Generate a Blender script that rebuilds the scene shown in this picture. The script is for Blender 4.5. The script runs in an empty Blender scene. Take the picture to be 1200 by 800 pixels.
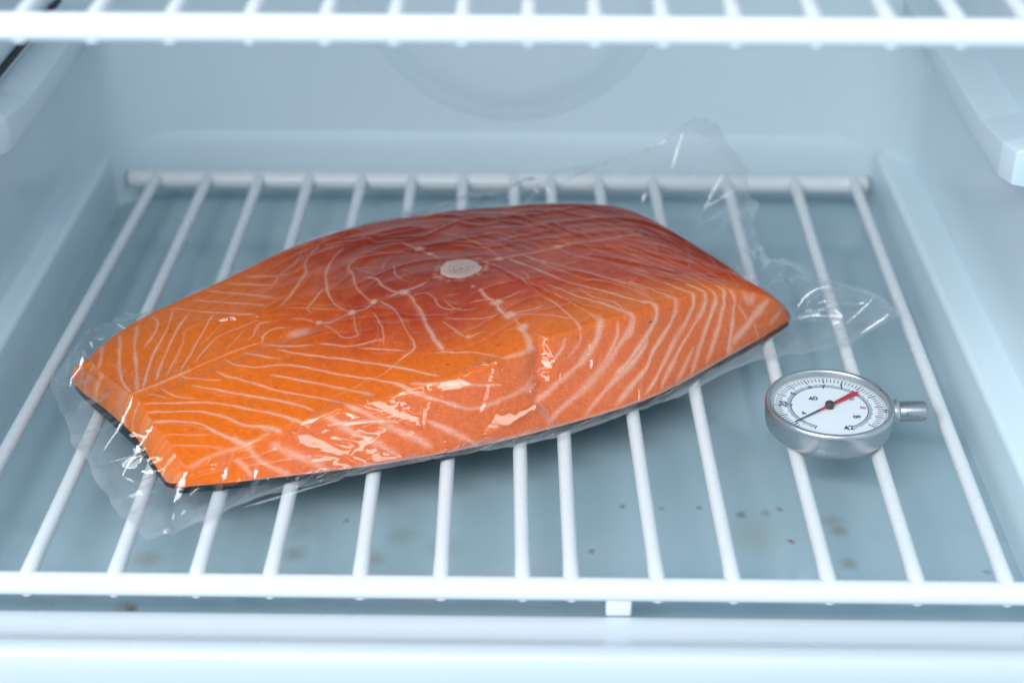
import bpy, bmesh, math, random
import numpy as np
from mathutils import Vector, Matrix

# ================================================================ camera, light, exposure
sc = bpy.context.scene
col = sc.collection
cam_d = bpy.data.cameras.new('camera'); cam = bpy.data.objects.new('camera', cam_d); col.objects.link(cam)
M4 = Matrix(((0.99989, -0.00902, 0.01201, 0.0), (0.01490, 0.50759, -0.86147, 0.0), (0.00167, 0.86155, 0.50767, 0.42), (0, 0, 0, 1)))
cam.matrix_world = M4
cam_d.sensor_width = 36; cam_d.lens = 55.5
cam_d.clip_start = .01; cam_d.clip_end = 50
cam_d.dof.use_dof = True; cam_d.dof.focus_distance = .745; cam_d.dof.aperture_fstop = 5.4
cam_d.dof.aperture_blades = 0
sc.camera = cam

w = bpy.data.worlds.new('World'); sc.world = w; w.use_nodes = True
w.node_tree.nodes['Background'].inputs[0].default_value = (.50, .77, 1.0, 1)
w.node_tree.nodes['Background'].inputs[1].default_value = .76

def area(name, loc, target, sx, sy, power, color):
    d = bpy.data.lights.new(name, 'AREA'); d.shape = 'RECTANGLE'; d.size = sx; d.size_y = sy; d.energy = power; d.color = color
    o = bpy.data.objects.new(name, d); col.objects.link(o); o.location = loc
    o.rotation_euler = (Vector(target) - Vector(loc)).to_track_quat('-Z', 'Y').to_euler()
    o['kind'] = 'helper'
    return o
KEY_LOC, KEY_TGT, KEY_SX, KEY_SY = (-.14, -.02, .74), (.02, .62, .0), 1.0, .12
key = area('softbox_lamp', KEY_LOC, KEY_TGT, KEY_SX, KEY_SY, 4.3, (1, .985, .96))
fill = area('fill_lamp', (-.58, -.42, .96), (.05, .72, .0), 1.0, .7, 15.0, (.93, .975, 1))  # added fill light out of view, softens the shadows under fish and shelf

sc.view_settings.view_transform = 'Standard'; sc.view_settings.look = 'None'
sc.view_settings.exposure = 0.05; sc.view_settings.gamma = 1.0; sc.view_settings.use_curve_mapping = False
sc.render.engine = 'CYCLES'
sc.cycles.use_denoising = True
try: sc.cycles.denoiser = 'OPENIMAGEDENOISE'
except Exception: pass
sc.cycles.max_bounces = 8; sc.cycles.diffuse_bounces = 3; sc.cycles.glossy_bounces = 3
sc.cycles.transmission_bounces = 6; sc.cycles.transparent_max_bounces = 24
sc.cycles.caustics_reflective = False; sc.cycles.caustics_refractive = False
sc.cycles.sample_clamp_indirect = 4.0

rnd = random.Random(7); rng = np.random.default_rng(7)

# ================================================================ helpers
def link(o, parent=None):
    col.objects.link(o)
    if parent is not None: o.parent = parent
    return o
def tag(o, label=None, cat=None, group=None, kind=None):
    if label: o['label'] = label
    if cat: o['category'] = cat
    if group: o['group'] = group
    if kind: o['kind'] = kind
    return o
def empty(name, loc=(0, 0, 0)):
    o = bpy.data.objects.new(name, None); o.location = loc; o.empty_display_size = .02
    col.objects.link(o); return o
def mesh_np(name, V, F, mat, parent=None, smooth=True):
    """mesh from numpy vertices and quads (or list of polygons)"""
    me = bpy.data.meshes.new(name)
    V = np.asarray(V, np.float32)
    if isinstance(F, np.ndarray):
        k = F.shape[1]; me.vertices.add(len(V)); me.vertices.foreach_set('co', V.ravel())
        me.loops.add(F.size); me.loops.foreach_set('vertex_index', F.astype(np.int32).ravel())
        me.polygons.add(len(F)); me.polygons.foreach_set('loop_start', np.arange(0, F.size, k, dtype=np.int32))
        me.update(calc_edges=True); me.validate()
    else:
        me.from_pydata([tuple(map(float, v)) for v in V], [], F); me.update()
    me.polygons.foreach_set('use_smooth', np.full(len(me.polygons), smooth, bool))
    if mat: me.materials.append(mat)
    return link(bpy.data.objects.new(name, me), parent)
def grid_faces(n, m, wrap=False, base=0):
    i, j = np.meshgrid(np.arange(n if wrap else n - 1), np.arange(m - 1), indexing='ij')
    i2 = (i + 1) % n
    return (np.stack([i * m + j, i2 * m + j, i2 * m + j + 1, i * m + j + 1], -1).reshape(-1, 4)) + base
def bm_obj(name, bm, mat, parent=None, smooth=True, bevel=0., seg=3, sharp=None):
    if bevel:
        bmesh.ops.bevel(bm, geom=bm.edges[:], offset=bevel, segments=seg, profile=.5, affect='EDGES')
    bmesh.ops.recalc_face_normals(bm, faces=bm.faces)
    me = bpy.data.meshes.new(name); bm.to_mesh(me); bm.free()
    for p in me.polygons: p.use_smooth = smooth
    if mat: me.materials.append(mat)
    return link(bpy.data.objects.new(name, me), parent)
def box(bm, x0, x1, y0, y1, z0, z1):
    v = [bm.verts.new(p) for p in ((x0,y0,z0),(x1,y0,z0),(x1,y1,z0),(x0,y1,z0),(x0,y0,z1),(x1,y0,z1),(x1,y1,z1),(x0,y1,z1))]
    for f in ((0,3,2,1),(4,5,6,7),(0,1,5,4),(1,2,6,5),(2,3,7,6),(3,0,4,7)): bm.faces.new([v[i] for i in f])
def extrude_profile(name, prof, a, b, axis, mat, parent=None, closed=False, wob=0.):
    """sweep a 2-D profile along x or y; prof in the other two axes"""
    n = len(prof); V = []; steps = 24
    for k in range(steps + 1):
        q = a + (b - a) * k / steps
        for (u, v) in prof: V.append((q, u, v) if axis == 'x' else (u, q, v))
    F = []
    for k in range(steps):
        for i in range(n if closed else n - 1):
            j = (i + 1) % n
            F.append((k * n + i, k * n + j, (k + 1) * n + j, (k + 1) * n + i))
    if closed: F += [tuple(range(n)), tuple(range(steps * n, steps * n + n))]
    return mesh_np(name, V, F, mat, parent)
def arc(cx, cy, r, a0, a1, n=8):
    return [(cx + r * math.cos(math.radians(a0 + (a1 - a0) * k / n)), cy + r * math.sin(math.radians(a0 + (a1 - a0) * k / n))) for k in range(n + 1)]
def tube(name, pts, rad, mat, parent=None, n=14, caps=True):
    """round rod along points, radius per point, rounded ends come from the radii"""
    P = np.array(pts, float); m = len(P); V = []
    T = np.gradient(P, axis=0); T /= np.linalg.norm(T, axis=1)[:, None]
    up = np.array([0, 0, 1.]) if abs(T[0][2]) < .9 else np.array([1., 0, 0])
    for i in range(m):
        a = np.cross(T[i], up); a /= np.linalg.norm(a); b = np.cross(a, T[i])
        for k in range(n):
            th = 2 * math.pi * k / n
            V.append(P[i] + rad[i] * (a * math.cos(th) + b * math.sin(th)))
    F = []
    for i in range(m - 1):
        for k in range(n):
            F.append((i*n + k, i*n + (k+1) % n, (i+1)*n + (k+1) % n, (i+1)*n + k))
    if caps: F += [tuple(range(n)), tuple(range((m-1)*n, m*n))[::-1]]
    return mesh_np(name, V, F, mat, parent)
def lathe(name, prof, mat, parent, loc=(0,0,0), n=96, smooth=True):
    V = []; m = len(prof)
    for k in range(n):
        th = 2 * math.pi * k / n
        for (r, z) in prof: V.append((loc[0] + r * math.cos(th), loc[1] + r * math.sin(th), loc[2] + z))
    F = [(k*m + j, ((k+1) % n)*m + j, ((k+1) % n)*m + j + 1, k*m + j + 1) for k in range(n) for j in range(m - 1)]
    return mesh_np(name, V, F, mat, parent, smooth)

# ---------------------------------------------------------------- materials
class Nodes:
    def __init__(s, name):
        s.m = bpy.data.materials.new(name); s.m.use_nodes = True; s.t = s.m.node_tree; s.t.nodes.clear()
        s.out = s.t.nodes.new('ShaderNodeOutputMaterial')
    def n(s, kind, **kw):
        nd = s.t.nodes.new(kind)
        for k, v in kw.items():
            if k.startswith('i_'):
                key = k[2:]; key = int(key) if key.isdigit() else key.replace('_', ' ')
                nd.inputs[key].default_value = v
            else: setattr(nd, k, v)
        return nd
    def l(s, a, b): s.t.links.new(a, b)
    def noise(s, scale, detail=3, rough=.5, coord=None):
        nd = s.n('ShaderNodeTexNoise'); nd.inputs['Scale'].default_value = scale; nd.inputs['Detail'].default_value = detail; nd.inputs['Roughness'].default_value = rough
        if coord is not None: s.l(coord, nd.inputs['Vector'])
        return nd
    def ramp(s, fac, stops):
        r = s.n('ShaderNodeValToRGB'); e = r.color_ramp.elements
        while len(e) > 1: e.remove(e[-1])
        e[0].position, e[0].color = stops[0][0], (*stops[0][1], 1)
        for p, c in stops[1:]:
            x = e.new(p); x.color = (*c, 1)
        s.l(fac, r.inputs[0]); return r
    def mix(s, fac, a, b, mode='MIX'):
        m = s.n('ShaderNodeMix', data_type='RGBA', blend_type=mode)
        for sock, v in ((0, fac), (6, a), (7, b)):
            if hasattr(v, 'is_linked'): s.l(v, m.inputs[sock])
            else: m.inputs[sock].default_value = v if sock == 0 else (*v, 1)
        return m.outputs[2]
    def math(s, op, a, b=None, clamp=False):
        m = s.n('ShaderNodeMath', operation=op); m.use_clamp = clamp
        for k, v in enumerate((a, b)):
            if v is None: continue
            if hasattr(v, 'is_linked'): s.l(v, m.inputs[k])
            else: m.inputs[k].default_value = v
        return m.outputs[0]
    def bsdf(s, **kw):
        b = s.n('ShaderNodeBsdfPrincipled')
        for k, v in kw.items():
            i = b.inputs[k.replace('_', ' ')]
            if hasattr(v, 'is_linked'): s.l(v, i)
            elif isinstance(v, tuple): i.default_value = (*v, 1) if i.type == 'RGBA' else v
            else: i.default_value = v
        s.l(b.outputs[0], s.out.inputs[0]); return b
    def bump(s, h, strength, dist, b, prev=None):
        n = s.n('ShaderNodeBump'); n.inputs['Strength'].default_value = strength; n.inputs['Distance'].default_value = dist
        s.l(h, n.inputs['Height'])
        if prev is not None: s.l(prev.outputs[0], n.inputs['Normal'])
        s.l(n.outputs[0], b.inputs['Normal']); return n
    def geo(s): return s.n('ShaderNodeNewGeometry').outputs['Position']

def plastic(name, colour, rough=.3, var=.05, bump=.05, specks=True):
    N = Nodes(name); p = N.geo()
    n1 = N.noise(9, 4, .6, p); dark = tuple(c * (1 - var * 2) for c in colour)
    c = N.mix(n1.outputs[0], dark, colour)
    if specks:                                       # scattered dirt specks
        v = N.n('ShaderNodeTexVoronoi'); v.inputs['Scale'].default_value = 55; N.l(p, v.inputs['Vector'])
        hit = N.math('LESS_THAN', v.outputs['Distance'], .045)
        sel = N.math('GREATER_THAN', N.noise(31, 1, .5, v.outputs['Position']).outputs[0], .62)
        c = N.mix(N.math('MULTIPLY', N.math('MULTIPLY', hit, sel), .55), c, (.16, .12, .09))
    r = N.ramp(N.noise(23, 3, .6, p).outputs[0], [(.3, (rough * .8,) * 3), (.75, (rough * 1.25,) * 3)])
    b = N.bsdf(Base_Color=c, Roughness=r.outputs[0])
    N.bump(N.noise(60, 2, .5, p).outputs[0], bump, .002, b)
    return N.m
M_LINER = plastic('fridge_liner', (.76, .87, .925), .22, .03, .010)
M_SILL = plastic('white_sill', (.63, .67, .71), .25, .03, .02)
M_WIRE = plastic('white_coated_wire', (.80, .81, .825), .28, .02, .04, False)
M_CLIP = plastic('grey_clip', (.34, .43, .48), .4, .05, .05, False)

def floor_mat():
    N = Nodes('floor_plastic'); p = N.geo()
    c = N.mix(N.noise(6, 4, .6, p).outputs[0], (.35, .475, .53), (.41, .535, .59))
    smear = N.ramp(N.noise(26, 5, .65, p).outputs[0], [(.52, (0, 0, 0)), (.72, (1, 1, 1))])
    reg = N.ramp(N.noise(7, 1, .5, p).outputs[0], [(.45, (0, 0, 0)), (.62, (1, 1, 1))])
    c = N.mix(N.math('MULTIPLY', N.math('MULTIPLY', smear.outputs[0], reg.outputs[0]), .32), c, (.20, .22, .19))
    wob = N.n('ShaderNodeVectorMath', operation='SCALE'); wob.inputs['Scale'].default_value = .004
    N.l(N.noise(220, 2, .6, p).outputs['Color'], wob.inputs[0])
    pw = N.n('ShaderNodeVectorMath', operation='ADD'); N.l(p, pw.inputs[0]); N.l(wob.outputs[0], pw.inputs[1])
    for (x, y, r, cc, k) in STAINS:
        d = N.n('ShaderNodeVectorMath', operation='DISTANCE'); N.l(pw.outputs[0], d.inputs[0]); d.inputs[1].default_value = (x + .002, y + .002, FLOOR_Z + .002)
        f = N.n('ShaderNodeMapRange'); f.inputs['From Min'].default_value = r * 1.35; f.inputs['From Max'].default_value = 0; f.inputs['To Max'].default_value = k * .75; f.interpolation_type = 'SMOOTHSTEP'
        N.l(d.outputs['Value'], f.inputs['Value'])
        c = N.mix(f.outputs[0], c, (cc[0] * 1.35, cc[1] * .85, cc[2] * .40))
    rg = N.ramp(N.noise(18, 4, .6, p).outputs[0], [(.3, (.10,) * 3), (.8, (.26,) * 3)])
    b = N.bsdf(Base_Color=c, Roughness=rg.outputs[0], Specular_IOR_Level=.6)
    N.bump(N.noise(12, 2, .5, p).outputs[0], .10, .004, b)
    return N.m
FLOOR_Z = -.032
STAINS = [(0.0448,0.6125,0.0022,(.16,.12,.05),0.8),(0.0631,0.6108,0.0018,(.17,.16,.09),0.6),(0.0815,0.6118,0.0020,(.18,.11,.06),0.7),(0.1197,0.6111,0.0022,(.18,.08,.05),0.85),(0.1217,0.5866,0.0021,(.15,.05,.04),0.9),(0.1124,0.6082,0.0030,(.17,.13,.07),0.5),(0.1451,0.5948,0.0050,(.18,.18,.12),0.6),(0.1458,0.5706,0.0050,(.17,.17,.10),0.6),(0.1432,0.6027,0.0060,(.2,.21,.15),0.5),(0.2074,0.5656,0.0025,(.14,.2,.25),0.7),(0.0287,0.5774,0.0019,(.08,.12,.14),0.8),(0.1009,0.6067,0.0030,(.06,.15,.19),0.8),(-0.0864,0.5988,0.0022,(.12,.16,.18),0.7),(-0.0702,0.5707,0.0060,(.17,.20,.16),0.5),(-0.1078,0.5738,0.0070,(.15,.18,.16),0.55),(-0.1753,0.5683,0.0080,(.17,.2,.15),0.5),(-0.1739,0.5337,0.0032,(.02,.04,.06),0.9),(-0.1766,0.5342,0.0060,(.22,.24,.2),0.6),(-0.0394,0.5788,0.0100,(.20,.27,.26),0.4),(-0.0597,0.5874,0.0080,(.19,.24,.22),0.35),(0.1037,0.5922,0.0160,(.25,.36,.40),0.4)]
# ---------------------------------------------------------------- fillet surface
END_TOP = np.array([(-0.1564,0.5801,0.0070),(-0.1632,0.5943,0.0130),(-0.1735,0.6049,0.0180),(-0.1825,0.6181,0.0230),(-0.1877,0.6217,0.0230),(-0.2030,0.6407,0.0200),(-0.2159,0.6587,0.0180),(-0.2240,0.6603,0.0140)])
END_BOT = np.array([(-0.1575,0.5775,0.0042),(-0.1631,0.5776,0.0035),(-0.1700,0.5881,0.0050),(-0.1756,0.5962,0.0062),(-0.1840,0.6100,0.0068),(-0.1916,0.6184,0.0078),(-0.2042,0.6337,0.0070),(-0.2122,0.6427,0.0060),(-0.2193,0.6511,0.0045),(-0.2250,0.6589,0.0040)])
FBP = np.array([(-0.1569,0.5736,0.0046),(-0.1234,0.5801,0.0046),(-0.0744,0.5916,0.0046),(-0.0243,0.6084,0.0046),(0.0116,0.6248,0.0046),(0.0577,0.6511,0.0046),(0.1039,0.6949,0.0046),(0.1239,0.7152,0.0046),(0.1370,0.7298,0.0046)])
FTP = np.array([(-0.1564,0.5801,0.0070),(-0.1300,0.5948,0.0140),(-0.1075,0.6045,0.0200),(-0.0737,0.6108,0.0270),(-0.0445,0.6187,0.0340),(-0.0152,0.6310,0.0370),(0.0011,0.6442,0.0400),(0.0162,0.6533,0.0400),(0.0321,0.6652,0.0400),(0.0492,0.6756,0.0390),(0.0616,0.6863,0.0380),(0.0726,0.6953,0.0360),(0.0930,0.7101,0.0330),(0.1042,0.7158,0.0310),(0.1138,0.7196,0.0270),(0.1234,0.7225,0.0220),(0.1339,0.7287,0.0130),(0.1372,0.7320,0.0060)])
BTP = np.array([(-0.2240,0.6603,0.0140),(-0.2035,0.6881,0.0220),(-0.1593,0.7241,0.0300),(-0.1252,0.7550,0.0340),(-0.0955,0.7793,0.0340),(-0.0589,0.7950,0.0340),(-0.0210,0.8045,0.0340),(0.0127,0.8106,0.0340),(0.0463,0.8057,0.0340),(0.0647,0.7907,0.0340),(0.0818,0.7679,0.0340),(0.0983,0.7461,0.0330),(0.1147,0.7280,0.0280),(0.1255,0.7253,0.0220),(0.1343,0.7287,0.0130),(0.1377,0.7320,0.0060)])
BTS = np.array([0,.08,.20,.29,.38,.47,.56,.63,.70,.75,.81,.87,.93,.965,.99,1.])

def herm(xk, yk, x):
    """smooth interpolation through knots (monotone-limited cubic)"""
    xk = np.asarray(xk, float); yk = np.asarray(yk, float); x = np.asarray(x, float)
    h = np.diff(xk); d = np.diff(yk, axis=0) / (h[:, None] if yk.ndim > 1 else h)
    m = np.zeros_like(yk); m[0] = d[0]; m[-1] = d[-1]
    w1 = (2 * h[1:] + h[:-1]); w2 = (h[1:] + 2 * h[:-1])
    if yk.ndim > 1: w1 = w1[:, None]; w2 = w2[:, None]
    same = d[1:] * d[:-1] > 0
    with np.errstate(divide='ignore', invalid='ignore'):
        mm = (w1 + w2) / (w1 / d[:-1] + w2 / d[1:])
    m[1:-1] = np.where(same, mm, 0.)
    i = np.clip(np.searchsorted(xk, x, side='right') - 1, 0, len(h) - 1)
    hh = h[i]; u = (x - xk[i]) / hh
    if yk.ndim > 1: u = u[..., None]; hh = hh[..., None]
    return ((1 + 2*u)*(1-u)**2 * yk[i] + u*(1-u)**2 * hh * m[i] + u*u*(3-2*u) * yk[i+1] + u*u*(u-1) * hh * m[i+1])

def gsm(A, sig, axis):
    """gaussian smoothing with pinned ends (odd reflection)"""
    r = int(3 * sig + 1); k = np.exp(-.5 * (np.arange(-r, r + 1) / sig) ** 2); k /= k.sum()
    A = np.moveaxis(A, axis, 0); n = len(A)
    P = np.concatenate([2 * A[:1] - A[r:0:-1], A, 2 * A[-1:] - A[-2:-r-2:-1]], 0)
    out = sum(k[j] * P[j:j + n] for j in range(2 * r + 1))
    return np.moveaxis(out, 0, axis)

T_F, T_B = .26, .92                       # where the front face ends and the back side begins
def fillet(ns, nt):
    s = np.linspace(0, 1, ns); t = np.linspace(0, 1, nt)
    sx = lambda P: (P[:, 0] - P[0, 0]) / (P[-1, 0] - P[0, 0])
    FB = herm(sx(FBP), FBP, s); FT = herm(sx(FTP), FTP, s); BT = herm(BTS, BTP, s)
    k = max(2., ns * .012)
    FT = gsm(FT, k, 0); BT = gsm(BT, k, 0); FB = gsm(FB, k, 0)
    wid = np.linalg.norm(BT - FT, axis=1)
    out = BT - FT; out[:, 2] = 0; out /= np.maximum(np.linalg.norm(out, axis=1), 1e-6)[:, None]
    BB = BT + out * (.0045 * np.clip(wid / .03, 0, 1))[:, None]; BB[:, 2] = .003
    P = np.zeros((ns, nt, 3))
    a = t <= T_F; b = (t > T_F) & (t < T_B); c = t >= T_B
    u = (t[a] / T_F)
    P[:, a] = FB[:, None] * (1 - u)[None, :, None] + FT[:, None] * u[None, :, None]
    hgt = (FT - FB)[:, 2]
    bulge = 4 * u * (1 - u) * .02
    P[:, a, 1] -= bulge[None] * hgt[:, None]
    P[:, a, 2] += bulge[None] * hgt[:, None] * .5
    q = (t[b] - T_F) / (T_B - T_F)
    P[:, b] = FT[:, None] * (1 - q)[None, :, None] + BT[:, None] * q[None, :, None]
    crown = .0020 * np.clip(wid / .12, 0, 1) ** 1.5
    P[:, b, 2] += (4 * q * (1 - q))[None] * crown[:, None]
    u = (t[c] - T_B) / (1 - T_B)
    P[:, c] = BT[:, None] * (1 - u)[None, :, None] + BB[:, None] * u[None, :, None]
    P[:, c, :2] += (np.sin(np.pi * u) * .004)[None, :, None] * out[:, None, :2] * np.clip(wid / .03, 0, 1)[:, None, None]
    # cut end: kinked outline, fading into the straight sections
    qe = np.linspace(0, 1, 400)
    dE = np.r_[0, np.cumsum(np.linalg.norm(np.diff(END_TOP, axis=0), axis=1))]; dE /= dE[-1]
    straight = P[0][b]
    want = np.stack([np.interp(q, dE, END_TOP[:, j]) for j in range(3)], 1)
    want = gsm(want, max(2., nt * .008), 0)
    off = want - straight
    P[:, b] += off[None] * np.exp(-(s / .07) ** 1.3)[:, None, None]
    P = gsm(P, nt * .0036, 1)
    P = gsm(P, ns * .004, 0)
    # gentle hollows: the dent at the front edge, a shallow valley along the midline
    S, T = np.meshgrid(s, t, indexing='ij')
    P[..., 1] += .0035 * np.exp(-((S - .545) / .014) ** 2 - ((T - .20) / .09) ** 2)
    P[..., 2] -= .0010 * np.exp(-((T - (.56 + .08 * S)) / .02) ** 2) * np.exp(-(S / .45) ** 2)
    P[..., 2] += .0006 * np.sin(S * 21 + T * 9) * np.sin(T * 17 - S * 6) * (T > .2)
    return s, t, P

def end_cap(sec, nr):
    """cut face from the end section down to the kinked bottom line"""
    dB = np.r_[0, np.cumsum(np.linalg.norm(np.diff(END_BOT, axis=0), axis=1))]; dB /= dB[-1]
    ax = END_BOT[-1] - END_BOT[0]; f = (sec - END_BOT[0]) @ ax / (ax @ ax); f = np.clip(f, 0, 1)
    bot = np.stack([np.interp(f, dB, END_BOT[:, j]) for j in range(3)], 1)
    bot = gsm(bot, 8, 0)
    r = np.linspace(0, 1, nr)
    cap = sec[:, None] * (1 - r)[None, :, None] + bot[:, None] * r[None, :, None]
    cap[..., 0] -= (np.sin(np.pi * r) * .0012)[None]
    return cap
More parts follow.
